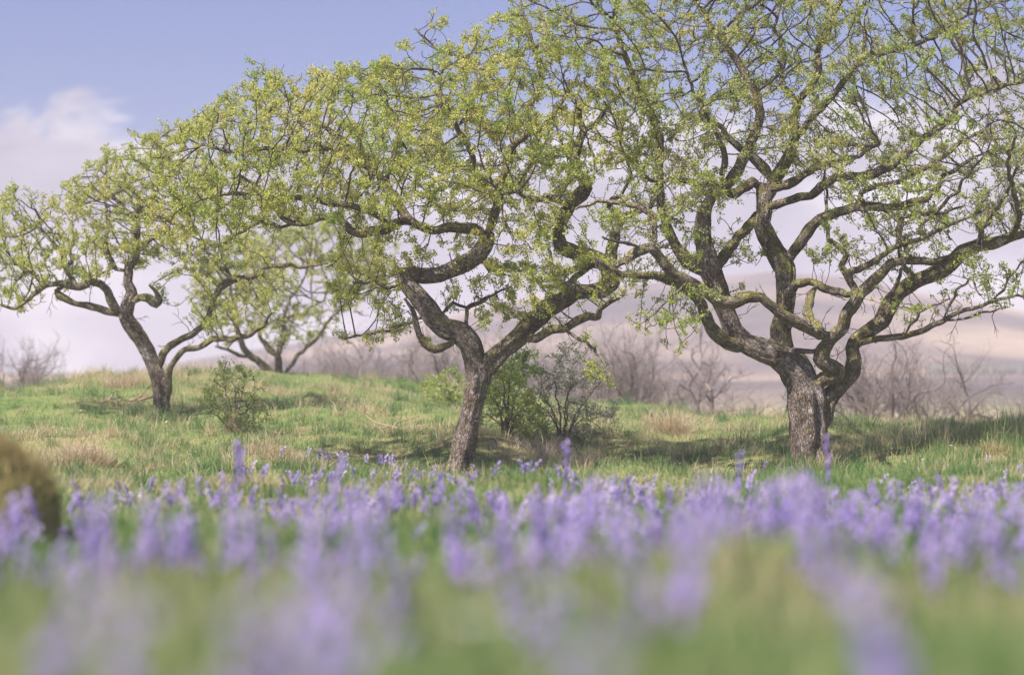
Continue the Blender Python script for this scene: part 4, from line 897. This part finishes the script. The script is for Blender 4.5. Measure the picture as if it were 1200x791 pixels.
def grass_field():
    r = np.random.default_rng(41)
    N = 460000
    # distance distribution: denser close by, thinning with distance
    d = np.concatenate([r.uniform(1.0, 6, int(N * .11)), r.uniform(6, 15, int(N * .24)), r.uniform(15, 28, int(N * .40)), r.uniform(28, 44, int(N * .25))])
    nx = 110000; d = np.concatenate([d, r.uniform(2, 44, nx)])
    px = np.concatenate([r.uniform(-190, 1390, len(d) - nx), np.where(r.uniform(0, 1, nx) < .5, r.uniform(-1100, -190, nx), r.uniform(1390, 2300, nx))]); x = X(px, d)
    z = height(x, d)
    patch = snoise(x, d, .8, 8) * .5 + snoise(x, d, 2.3, 9) * .5
    st = straw_at(x, d)
    is_s = r.uniform(0, 1, len(d)) < st
    tuft = snoise(x, d, .16, 13)
    hg = np.where(d < 8, r.uniform(.07, .20, len(d)), np.where(d < 15, r.uniform(.04, .13, len(d)), r.uniform(.025, .075, len(d)) * (1 + .8 * np.clip(tuft, -.5, 1)))) * (1 + .4 * patch)
    big = np.clip(snoise(x, d, .5, 15) - .35, 0, 1)
    hg = hg * (1 + 1.6 * big * (d > 12))
    # tall bank on one side
    tall = np.exp(-((x - X(1150, 24.5)) / 1.1) ** 2 - ((d - 24.5) / 1.3) ** 2)
    hg = hg * (1 + 2.2 * tall)
    hg = np.where(is_s, hg * r.uniform(.8, 1.5, len(d)), hg)
    wd = np.where(d < 8, r.uniform(.004, .008, len(d)), r.uniform(.004, .008, len(d)))
    wd = np.where(is_s, wd * .6, wd)
    gt = .26 + .34 * patch + r.normal(0, .13, len(d)) + .1 * tuft + .10 * np.clip((d - 14) / 10, 0, 1)
    gt = gt + .16 * (d < 7)
    tint = np.where(is_s, r.uniform(.70, 1.0, len(d)), np.clip(gt, 0, .62))
    V, Q, T, tt = blades(x, d, z - .01, hg, wd, tint, r, .8)
    # tufts of longer grass
    nt_ = 1900; k = 44
    td = r.uniform(14, 40, nt_); tx = X(r.uniform(-150, 1350, nt_), td)
    for q_, (fx, fd) in enumerate(((538, 23.85), (948, 23.35), (189, 29.9))):       # ranker grass round the tree feet
        sl_ = slice(q_ * 34, q_ * 34 + 34); an = r.uniform(0, 6.28, 34); ra = r.uniform(.16, .5, 34)
        tx[sl_] = X(fx, fd) + np.cos(an) * ra; td[sl_] = fd + .15 + np.sin(an) * ra
    ts = r.uniform(.4, 1.3, nt_); dry = r.uniform(0, 1, nt_) < straw_at(tx, td) * 1.2 + .1
    bx = np.repeat(tx, k) + r.normal(0, .055, nt_ * k) * np.repeat(ts, k); by = np.repeat(td, k) + r.normal(0, .055, nt_ * k) * np.repeat(ts, k)
    dk = np.repeat(dry, k)
    tn = np.where(dk, r.uniform(.68, 1, nt_ * k), np.clip(np.repeat(r.uniform(.0, .45, nt_), k) + r.normal(0, .1, nt_ * k), 0, .62))
    V2, Q2, T2, t2 = blades(bx, by, height(bx, by) - .01, r.uniform(.07, .24, nt_ * k) * np.repeat(ts, k), r.uniform(.004, .007, nt_ * k), tn, r, 1.0)
    n0 = len(V); V = np.vstack([V, V2]); Q = np.vstack([Q, Q2 + n0]); T = np.vstack([T, T2 + n0]); tt = np.r_[tt, t2]
    me = mesh_from('grass', V, [Q, T], np.r_[tt, tt], None, False)
    return tag(link('grass', me, M_GRASS), 'green and straw-flecked meadow grass covering the ground', 'grass', kind='stuff')
grass_field()

# ------------------------------------------------------------------ tussocks, mound, sticks, stones
def tussock(px, d, rad, hgt, n, mat, label, seed, name='grass_tussock', group=None, lean=1.5, wid=.006):
    r = np.random.default_rng(seed); x0 = X(px, d); z0 = H(x0, d)
    rr = rad * r.uniform(0, 1, n) ** .8 * .8; a = r.uniform(0, 6.28, n)
    x = x0 + np.cos(a) * rr; y = d + np.sin(a) * rr; z = height(x, y) - .02
    V, Q, T, tt = blades(x, y, z, hgt * r.uniform(.3, 1.1, n) * (1.1 - .6 * rr / rad), wid * r.uniform(.6, 1.2, n), np.clip(r.normal(.55, .25, n), 0, 1), r, lean)
    me = mesh_from(name, V - np.array([x0, d, z0]), [Q, T], np.r_[tt, tt])
    return tag(link(name, me, mat, None, (x0, d, z0)), label, 'tussock', group)
M_BLEACH = leaf_mat('bleached_straw', [(0, (.50, .40, .26)), (.5, (.70, .58, .45)), (1, (.82, .72, .60))], .45)
tussock(642, 25.3, .75, .34, 750, M_BLEACH, 'large pale straw tussock in front of the grey-leaved bush', 51)
tussock(786, 28.3, .34, .42, 900, M_STRAW, 'peaked straw tussock in the open grass between the two big hawthorns', 52)
tussock(624, 22.6, .30, .10, 600, M_BROWN, 'low dark mossy tussock just right of the twisted trunk', 53)
tussock(95, 20.6, .42, .22, 1800, M_STRAW, 'rusty dead-grass tussock on the slope by the mossy mound', 54)
tussock(330, 24.2, .55, .20, 1800, M_STRAW, 'flattened dry tussock below the small thorn bush', 55)
tussock(148, 33.5, .45, .30, 900, M_STRAW, 'bleached tussock high on the bank left of the leaning hawthorn', 56)
tussock(1165, 22.2, .40, .16, 1500, M_BROWN, 'brown withered tussock at the foot of the tall green grass bank', 57)
tussock(850, 5.15, .30, .045, 900, M_STRAW, 'blurred hummock topped with dry orange grass among the bluebells', 58, wid=.006)
tussock(274, 26.9, .13, .34, 260, M_STRAW, 'thin dead grass stalks around the stem of the small thorn bush', 59, lean=.25)
tussock(1080, 24.2, .45, .5, 60, M_STRAW, 'few tall bleached grass stalks leaning over the green bank', 60, lean=.45, wid=.008)

def mound(px, d, rad, hgt, label):
    x0 = X(px, d); z0 = H(x0, d); n, k = 26, 64
    V = []
    for i in range(n):
        t = i / (n - 1); rr = rad * t; zz = hgt * math.sqrt(max(0, 1 - t ** 2.4))
        for j in range(k):
            a = j / k * 6.2832; q = 1 + .12 * mnoise.noise(Vector((math.cos(a) * 2, math.sin(a) * 2, t * 3)))
            V.append((math.cos(a) * rr * q, math.sin(a) * rr * q, zz + .02 * mnoise.noise(Vector((math.cos(a) * rr * 9, math.sin(a) * rr * 9, 3))) - .03))
    V = np.array(V); Q = tube_quads(n, k)
    root = tag(empty('mossy_mound', (x0, d, z0)), label, 'mound')
    link('moss_body', mesh_from('moss_body', V, [Q], np.full(len(Q), .35), None, True), M_BROWN, root)
    r = np.random.default_rng(61); m = 7000
    idx = r.integers(0, len(V), m); p = V[idx] + r.normal(0, .012, (m, 3))
    W, Q2, T2, tt = blades(p[:, 0], p[:, 1], p[:, 2] - .01, r.uniform(.03, .10, m), r.uniform(.003, .006, m), np.clip(r.normal(.5, .25, m) + (p[:, 2] - hgt * .75) * 1.2, 0, 1), r, .6)
    link('moss_blades', mesh_from('moss_blades', W, [Q2, T2], np.r_[tt, tt]), M_BROWN, root)
mound(-22, 10.8, .35, .46, 'rounded brown mossy mound among bluebells, cut by the picture edge')

def dead_branch(px, d, pts, label, seed):
    x0 = X(px, d); z0 = H(x0, d); acc = Acc(); r = np.random.default_rng(seed)
    for (a, b, c) in pts:
        p0 = np.array([a, b, .03]); n = 7; q = [p0]; dr = np.array([math.cos(c), math.sin(c) * .6, .22])
        for i in range(n): dr = dr + r.normal(0, .18, 3); dr[2] *= .8; q.append(q[-1] + dr / np.linalg.norm(dr) * .075)
        add_tube(acc, np.array(q), np.linspace(.014, .005, n + 1), 5)
    tag(link('dead_branch', acc.mesh('dead_branch', True), M_STRAW, None, (x0, d, z0 + .04)), label, 'branch')
dead_branch(150, 31.2, [(0, 0, .5), (-.1, .05, 2.6), (.1, 0, .2), (-.25, 0, 1.3), (.05, -.1, -.2), (-.3, .1, 2.0)], 'bleached fallen twigs lying in grass left of the leaning hawthorn', 63)
dead_branch(462, 27.0, [(0, 0, 1.9), (.05, 0, 2.4), (-.05, .02, 1.2)], 'dry broken twigs in the open grass left of the twisted trunk', 64)

def root_limb():
    p = [P(533, 551, 23.9), P(512, 556, 23.8), P(492, 560, 23.75), P(478, 566, 23.7)]
    p = [np.array([q[0], q[1], H(q[0], q[1]) + dz]) for q, dz in zip(p, (.05, .02, .0, -.03))]
    c = catmull(np.c_[np.array(p), [.055, .045, .035, .02]], .03)
    V, Q, T, vec = build_limb(c[:, :3], c[:, 3], False, 99)
    rt = [o for o in bpy.data.objects if o.name == 'hawthorn_tree'][0]
    o = link('root', mesh_from('root', V - np.array(rt.location), [Q, T], None, vec, True), M_SOIL, rt)
root_limb()

def stone(px, d, s, label, seed):
    r = np.random.default_rng(seed); x0 = X(px, d); z0 = H(x0, d); n, k = 12, 18; V = []
    for i in range(n):
        t = i / (n - 1) * math.pi
        for j in range(k):
            a = j / k * 6.2832; v = Vector((math.sin(t) * math.cos(a), math.sin(t) * math.sin(a) * .8, math.cos(t) * .6))
            V.append(v * s * (1 + .3 * mnoise.noise(v * 1.6 + Vector((seed, 0, 0)))))
    tag(link('stone', mesh_from('stone', np.array([tuple(v) for v in V]), [tube_quads(n, k)], None, None, True), M_STONE, None, (x0, d, z0 + s * .25)), label, 'stone')
stone(1003, 33, .15, 'larger pale stone behind the stout trunk, at the edge of the grass', 71)
stone(984, 34, .12, 'small pale stone close to the stout trunk, partly hidden by its edge', 72)
stone(1062, 34, .11, 'pale pinkish stone under the fan-shaped leafless shrub', 73)

# ------------------------------------------------------------------ bluebells
def bluebell_parts(seed, Ht, nb, kb=6, simple=False):
    """one bluebell: arching stem, hanging bells, strap leaves; returns three Acc"""
    r = np.random.default_rng(seed)
    st, fl, lf = Acc(), Acc(), Acc()
    la = r.uniform(0, 6.28); ax = np.array([math.cos(la), math.sin(la), 0])
    t = np.linspace(0, 1, 6 if simple else 9)
    pts = np.stack([ax[0] * .15 * Ht * t ** 3, ax[1] * .15 * Ht * t ** 3, Ht * (t - .10 * t ** 4)], -1)
    add_tube(st, pts, np.linspace(.0032, .0018, len(t)), 4 if simple else 5, r.uniform(0, 1))
    for b in range(nb):
        f = .54 + .46 * (b + .5) / nb
        p = np.array([np.interp(f, t, pts[:, k]) for k in range(3)])
        a = la + r.normal(0, .9) + (b % 2) * 1.6 - .8; out = np.array([math.cos(a), math.sin(a), 0])
        L = .0165 * r.uniform(.85, 1.15) * (1.1 - .35 * (f - .58)); w = L * .34
        droop = .9 - 1.0 * (f - .58)
        ax2 = out * .5 + np.array([0, 0, -droop]); ax2 /= np.linalg.norm(ax2)
        c0 = p + out * .005 + np.array([0, 0, .003])
        prof = [(0, .25), (.18, .85), (.65, .9), (.85, 1.15), (1.0, 1.75)] if not simple else [(0, .3), (.3, .95), (1.0, 1.6)]
        bp = np.array([c0 + ax2 * L * q for q, _ in prof]); br = np.array([w * q for _, q in prof])
        add_tube(fl, bp, br, kb, r.uniform(0, 1) * .6 + (f - .58) * .9)
        if not simple: add_tube(st, np.array([p, c0]), np.array([.0011, .0011]), 3)
    for j in range(3 if not simple else 2):
        a = r.uniform(0, 6.28); o = np.array([math.cos(a), math.sin(a), 0]); LL = Ht * r.uniform(.6, .95); q = np.linspace(0, 1, 6)
        c = o[None] * (LL * .55 * q ** 1.5)[:, None] + np.array([0, 0, 1.])[None] * (LL * .8 * (q - .55 * q ** 2.4))[:, None]
        s = np.array([-math.sin(a), math.cos(a), 0]) * .006; wq = (1 - q ** 3)[:, None] * s[None]
        V = np.stack([c - wq, c + wq], 1).reshape(-1, 3); i = np.arange(5)[:, None] * 2
        lf.add(V, i + np.array([[0, 1, 3, 2]]), None, r.uniform(0, 1))
    return st, fl, lf

rb = np.random.default_rng(91)
def bluebell_spots():
    out = []
    d = np.concatenate([rb.uniform(1.5, 4, 260), rb.uniform(4, 9, 1300), rb.uniform(9, 16, 2200), rb.uniform(16, 24.2, 2600)])
    px = rb.uniform(-160, 1360, len(d))
    d = np.concatenate([d, rb.uniform(4, 24, 3200)]); px = np.concatenate([px, np.where(rb.uniform(0, 1, 3200) < .5, rb.uniform(-800, -160, 3200), rb.uniform(1360, 2000, 3200))]); x = X(px, d)
    dens = .14 + .21 * np.exp(-((d - 7.5) / 4.5) ** 2) + .6 * snoise(x, d, .6, 21) + .45 * snoise(x, d, 1.7, 22)
    far = np.clip((d - 15) / 7, 0, 1)
    dens = dens - far * (.75 - .7 * np.exp(-((px - 400) / 160) ** 2) - .5 * np.exp(-((px - 600) / 70) ** 2) - .45 * np.exp(-((px - 1090) / 70) ** 2))
    dens = dens - .5 * np.exp(-((px - 868) / 70) ** 2 - ((d - 5.2) / .5) ** 2)
    dens = np.where(d < 2.3, dens * .25, np.where(d < 3.4, dens * .9, dens))
    dens = np.where(d > 22.6, dens - .35, dens) - .4 * np.exp(-((px - 538) / 40) ** 2) * (d > 18)
    k = rb.uniform(0, 1, len(d)) < dens
    return x[k], d[k], px[k]
bxs, bds, bpx = bluebell_spots()
# a few tall ones close to the lens and by the trunks
ext = [(780, 3.0, .37), (808, 3.3, .38), (768, 2.8, .37), (790, 3.6, .36), (1010, 3.6, .33), (50, 2.2, .34), (130, 2.0, .31), (290, 2.1, .31), (620, 1.55, .33), (365, 2.0, .29), (1090, 1.9, .33), (1060, 2.1, .33), (975, 3.4, .40), (430, 3.6, .38), (585, 6, .36),
       (1120, 5.5, .36), (1085, 5.8, .33), (285, 11, .52), (272, 11, .48), (665, 12, .60), (862, 11, .50), (972, 12, .62), (700, 8, .42), (685, 8, .38), (655, 7.6, .36), (385, 9, .44), (870, 9, .38)]
hb = rb.uniform(.20, .37, len(bxs)) * np.where(bds > 14, .62, np.where(bds > 9, .8, 1.0))
bxs = np.r_[bxs, [X(p, d) for p, d, h in ext]]; bds = np.r_[bds, [d for p, d, h in ext]]; bpx = np.r_[bpx, [p for p, d, h in ext]]; hb = np.r_[hb, [h for p, d, h in ext]]
bz = height(bxs, bds)
hb[:len(hb) - len(ext)] = np.where(bds[:len(hb) - len(ext)] < 3.4, np.minimum(hb[:len(hb) - len(ext)], ZC - (605 + 60 * rb.uniform(0, 1, len(hb) - len(ext)) - 470) / F * bds[:len(hb) - len(ext)] - bz[:len(hb) - len(ext)]), hb[:len(hb) - len(ext)])
tiprow = 470 - (bz + hb - ZC) / bds * F
vis = (bpx > -40) & (bpx < 1240) & (tiprow < 800)
order = np.argsort(np.where(vis, bds, 1e3))
near = order[:300]; rest = order[300:]
VARB = []
for s in range(7):
    st, fl, lf = bluebell_parts(200 + s, 1.0 * .32, 9 + s % 4)
    VARB.append((st.mesh('stem', True), fl.mesh('flower', True), lf.mesh('leaf', False)))
for q, i in enumerate(near):
    root = tag(empty('bluebell', (bxs[i], bds[i], bz[i] - .005)), 'one of the nearest violet bluebells, soft and out of focus in the meadow grass', 'bluebell', 'nearest bluebells in the meadow')
    sc = hb[i] / .32
    root.rotation_euler = (0, 0, rb.uniform(0, 6.28)); root.scale = (.75 + .25 * sc, .75 + .25 * sc, sc)
    v = VARB[q % 7]
    link('stem', v[0], M_STEM, root); link('flower', v[1], M_BELL, root); link('leaf', v[2], M_STEM, root)
# all the others as one mass
protoF = [bluebell_parts(300 + s, .32, 9 + s % 4, 5, True) for s in range(6)]
def mass(name, which, mat, label, cat):
    P_ = []
    for pr in protoF:
        a = pr[which] if isinstance(which, int) else None
        P_.append((np.concatenate(a.V), np.concatenate(a.Q), np.concatenate(a.tq)))
    Vs, Qs, ts, n = [], [], [], 0
    r = np.random.default_rng(95)
    for q, i in enumerate(rest):
        V, Q, tq = P_[q % 6]; a = r.uniform(0, 6.28); c, s = math.cos(a), math.sin(a); sc = hb[i] / .32
        g = .95
        W = np.stack([(V[:, 0] * c - V[:, 1] * s) * g, (V[:, 0] * s + V[:, 1] * c) * g, V[:, 2] * sc], -1) + np.array([bxs[i], bds[i], bz[i] - .005])
        Vs.append(W); Qs.append(Q + n); ts.append(np.clip(tq + r.normal(0, .24), 0, 1)); n += len(V)
    me = mesh_from(name, np.concatenate(Vs), [np.concatenate(Qs)], np.concatenate(ts), None, True)
    return tag(link(name, me, mat), label, cat, kind='stuff')
mass('bluebell_flowers', 1, M_BELL, 'drift of violet bluebell flowers farther off through the meadow', 'bluebells')
mass('bluebell_stems', 0, M_STEM, 'green stems of the farther drift of bluebells', 'bluebells')
mass('bluebell_leaves', 2, M_STEM, 'strap leaves of the farther drift of bluebells', 'bluebells')
print('bluebells', len(bxs))

# ------------------------------------------------------------------ white flowers
def white_flower_parts():
    st, fl = Acc(), Acc()
    add_tube(st, np.array([[0, 0, 0], [.005, 0, .1], [.015, .004, .2]]), np.array([.002, .002, .0016]), 4)
    for j in range(6):
        a = j / 6 * 6.2832; o = np.array([math.cos(a), math.sin(a), .25]); s = np.array([-math.sin(a), math.cos(a), 0])
        c = np.array([.015, .004, .2]); V = np.array([c, c + o * .012 + s * .006, c + o * .022, c + o * .012 - s * .006])
        fl.add(V, [[0, 1, 2, 3]], None, .5)
    return st.mesh('stem', True), fl.mesh('petals', False)
wst, wfl = white_flower_parts()
WF = [(1131, 4.5, .33, 'pale cream flower head, blurred, near the picture edge above the bluebells'), (1178, 6.0, .28, 'small white blurred flower beside the grass bank edge, right of the cream one'), (530, 2.6, .21, 'white blurred flower low among the green stems in front'),
      (855, 8, .30, 'white flower bud among bluebells by the stout trunk'), (690, 5, .25, 'white flower between bluebells in the middle of the meadow')]
for px, d, h, lb in WF:
    x = X(px, d); root = tag(empty('white_flower', (x, d, H(x, d))), lb, 'flower', 'white flowers')
    root.scale = (1.5, 1.5, h / .2); link('stem', wst, M_STEM, root); link('petals', wfl, M_WHITE, root)
for i in range(46):
    px, d = [(rb.uniform(0, 520), rb.uniform(22, 31)), (rb.uniform(640, 900), rb.uniform(23, 28)), (rb.uniform(1040, 1200), rb.uniform(19, 24))][i % 3 if i < 12 else 0]
    x = X(px, d); root = tag(empty('white_flower', (x, d, H(x, d))), 'tiny white flower dotted in the grass of the bank', 'flower', 'tiny white flowers on the bank')
    root.scale = (.9, .9, rb.uniform(.5, .8)); root.rotation_euler = (rb.uniform(-.5, .8), 0, rb.uniform(0, 6))
    link('stem', wst, M_STEM, root); link('petals', wfl, M_WHITE, root)

# ------------------------------------------------------------------ sky, sun, haze
SUN_EL, SUN_AZ = math.radians(52), math.radians(-132)      # azimuth measured from +Y towards +X
sd = Vector((math.sin(SUN_AZ) * math.cos(SUN_EL), math.cos(SUN_AZ) * math.cos(SUN_EL), math.sin(SUN_EL)))
sun = bpy.data.lights.new('sun', 'SUN'); sun.energy = 4.7; sun.angle = math.radians(1.0); sun.color = (1.0, .93, .84)
so = bpy.data.objects.new('sun', sun); COL.objects.link(so); so.rotation_euler = (-sd).to_track_quat('-Z', 'Y').to_euler(); so.location = sd * 40

w = bpy.data.worlds.new('World'); S.world = w; w.use_nodes = True
nt = w.node_tree; nd, lk = nt.nodes, nt.links; nd.clear()
sky = nd.new('ShaderNodeTexSky'); sky.sky_type = 'NISHITA'; sky.sun_disc = False
sky.sun_elevation = SUN_EL; sky.sun_rotation = SUN_AZ; sky.air_density = 1.0; sky.dust_density = .6; sky.ozone_density = 2.5
tc = nd.new('ShaderNodeTexCoord')
nrm = nd.new('ShaderNodeVectorMath'); nrm.operation = 'NORMALIZE'; lk.new(tc.outputs['Generated'], nrm.inputs[0])
mp = nd.new('ShaderNodeMapping'); mp.inputs['Scale'].default_value = (1, 1, 1.9); mp.inputs['Location'].default_value = (.37, .1, .05); lk.new(nrm.outputs[0], mp.inputs[0])
n1 = nd.new('ShaderNodeTexNoise'); n1.inputs['Scale'].default_value = 17; n1.inputs['Detail'].default_value = 7; n1.inputs['Roughness'].default_value = .55; n1.inputs['Distortion'].default_value = .3
lk.new(mp.outputs[0], n1.inputs[0])
sx = nd.new('ShaderNodeSeparateXYZ'); lk.new(nrm.outputs[0], sx.inputs[0])
# cloud cover: a bank low over the moor, breaking up above
el = nd.new('ShaderNodeMapRange'); lk.new(sx.outputs[2], el.inputs[0]); el.inputs[1].default_value = .07; el.inputs[2].default_value = .15; el.inputs[3].default_value = .4; el.inputs[4].default_value = -.32
xg = nd.new('ShaderNodeMath'); xg.operation = 'MULTIPLY_ADD'; lk.new(sx.outputs[0], xg.inputs[0]); xg.inputs[1].default_value = .25; lk.new(el.outputs[0], xg.inputs[2])
ad = nd.new('ShaderNodeMath'); ad.operation = 'ADD'; lk.new(n1.outputs[0], ad.inputs[0]); lk.new(xg.outputs[0], ad.inputs[1])
mk = nd.new('ShaderNodeMapRange'); mk.interpolation_type = 'SMOOTHSTEP'; lk.new(ad.outputs[0], mk.inputs[0]); mk.inputs[1].default_value = .46; mk.inputs[2].default_value = .60
n2 = nd.new('ShaderNodeTexNoise'); n2.inputs['Scale'].default_value = 12; n2.inputs['Detail'].default_value = 5; lk.new(mp.outputs[0], n2.inputs[0])
cr = ramp(nd, [(.36, (2.7, 2.6, 3.5)), (.52, (3.75, 3.55, 4.45)), (.64, (5.9, 5.65, 6.2))]); lk.new(n2.outputs[0], cr.inputs[0])
tm = nd.new('ShaderNodeMix'); tm.data_type = 'RGBA'; tm.blend_type = 'MULTIPLY'; tm.inputs[0].default_value = 1
lk.new(sky.outputs[0], tm.inputs[6]); tm.inputs[7].default_value = (.48, .455, .70, 1)
mx = nd.new('ShaderNodeMix'); mx.data_type = 'RGBA'; lk.new(mk.outputs[0], mx.inputs[0]); lk.new(tm.outputs[2], mx.inputs[6]); lk.new(cr.outputs[0], mx.inputs[7])
bg = nd.new('ShaderNodeBackground'); bg.inputs[1].default_value = .082; lk.new(mx.outputs[2], bg.inputs[0])
ow = nd.new('ShaderNodeOutputWorld'); lk.new(bg.outputs[0], ow.inputs[0])

HAZE = 0.0015
if HAZE:
    m, nt, nd, lk = new_mat('haze_air')
    pv = nd.new('ShaderNodeVolumePrincipled'); pv.inputs['Color'].default_value = (.90, .87, .95, 1); pv.inputs['Density'].default_value = HAZE
    o = nd.new('ShaderNodeOutputMaterial'); lk.new(pv.outputs[0], o.inputs['Volume'])
    x0, x1, y0, y1, z0, z1 = -1250, 1250, -60, 640, -12, 28
    V = np.array([(a, b, c) for c in (z0, z1) for b in (y0, y1) for a in (x0, x1)], float)
    Q = np.array([(0, 2, 3, 1), (4, 5, 7, 6), (0, 1, 5, 4), (2, 6, 7, 3), (0, 4, 6, 2), (1, 3, 7, 5)])
    tag(link('haze', mesh_from('haze', V, [Q]), m), 'thin pale air between the meadow and the moor', kind='stuff')

# ------------------------------------------------------------------ camera and render settings
cam = bpy.data.cameras.new('camera'); co = bpy.data.objects.new('camera', cam); COL.objects.link(co); S.camera = co
co.location = (0, 0, ZC); co.rotation_euler = (math.radians(90) + PITCH, 0, 0)
cam.lens = 85; cam.sensor_width = 36; cam.sensor_fit = 'HORIZONTAL'; cam.clip_start = .05; cam.clip_end = 8000
cam.dof.use_dof = True; cam.dof.focus_distance = 24.0; cam.dof.aperture_fstop = 1.4; cam.dof.aperture_blades = 0
S.view_settings.view_transform = 'Standard'; S.view_settings.look = 'None'; S.view_settings.exposure = .92; S.view_settings.gamma = 1
S.view_settings.use_curve_mapping = False
c = S.cycles
c.max_bounces = 6; c.diffuse_bounces = 3; c.glossy_bounces = 1; c.transmission_bounces = 3; c.volume_bounces = 1; c.transparent_max_bounces = 4
c.caustics_reflective = False; c.caustics_refractive = False; c.sample_clamp_indirect = 6
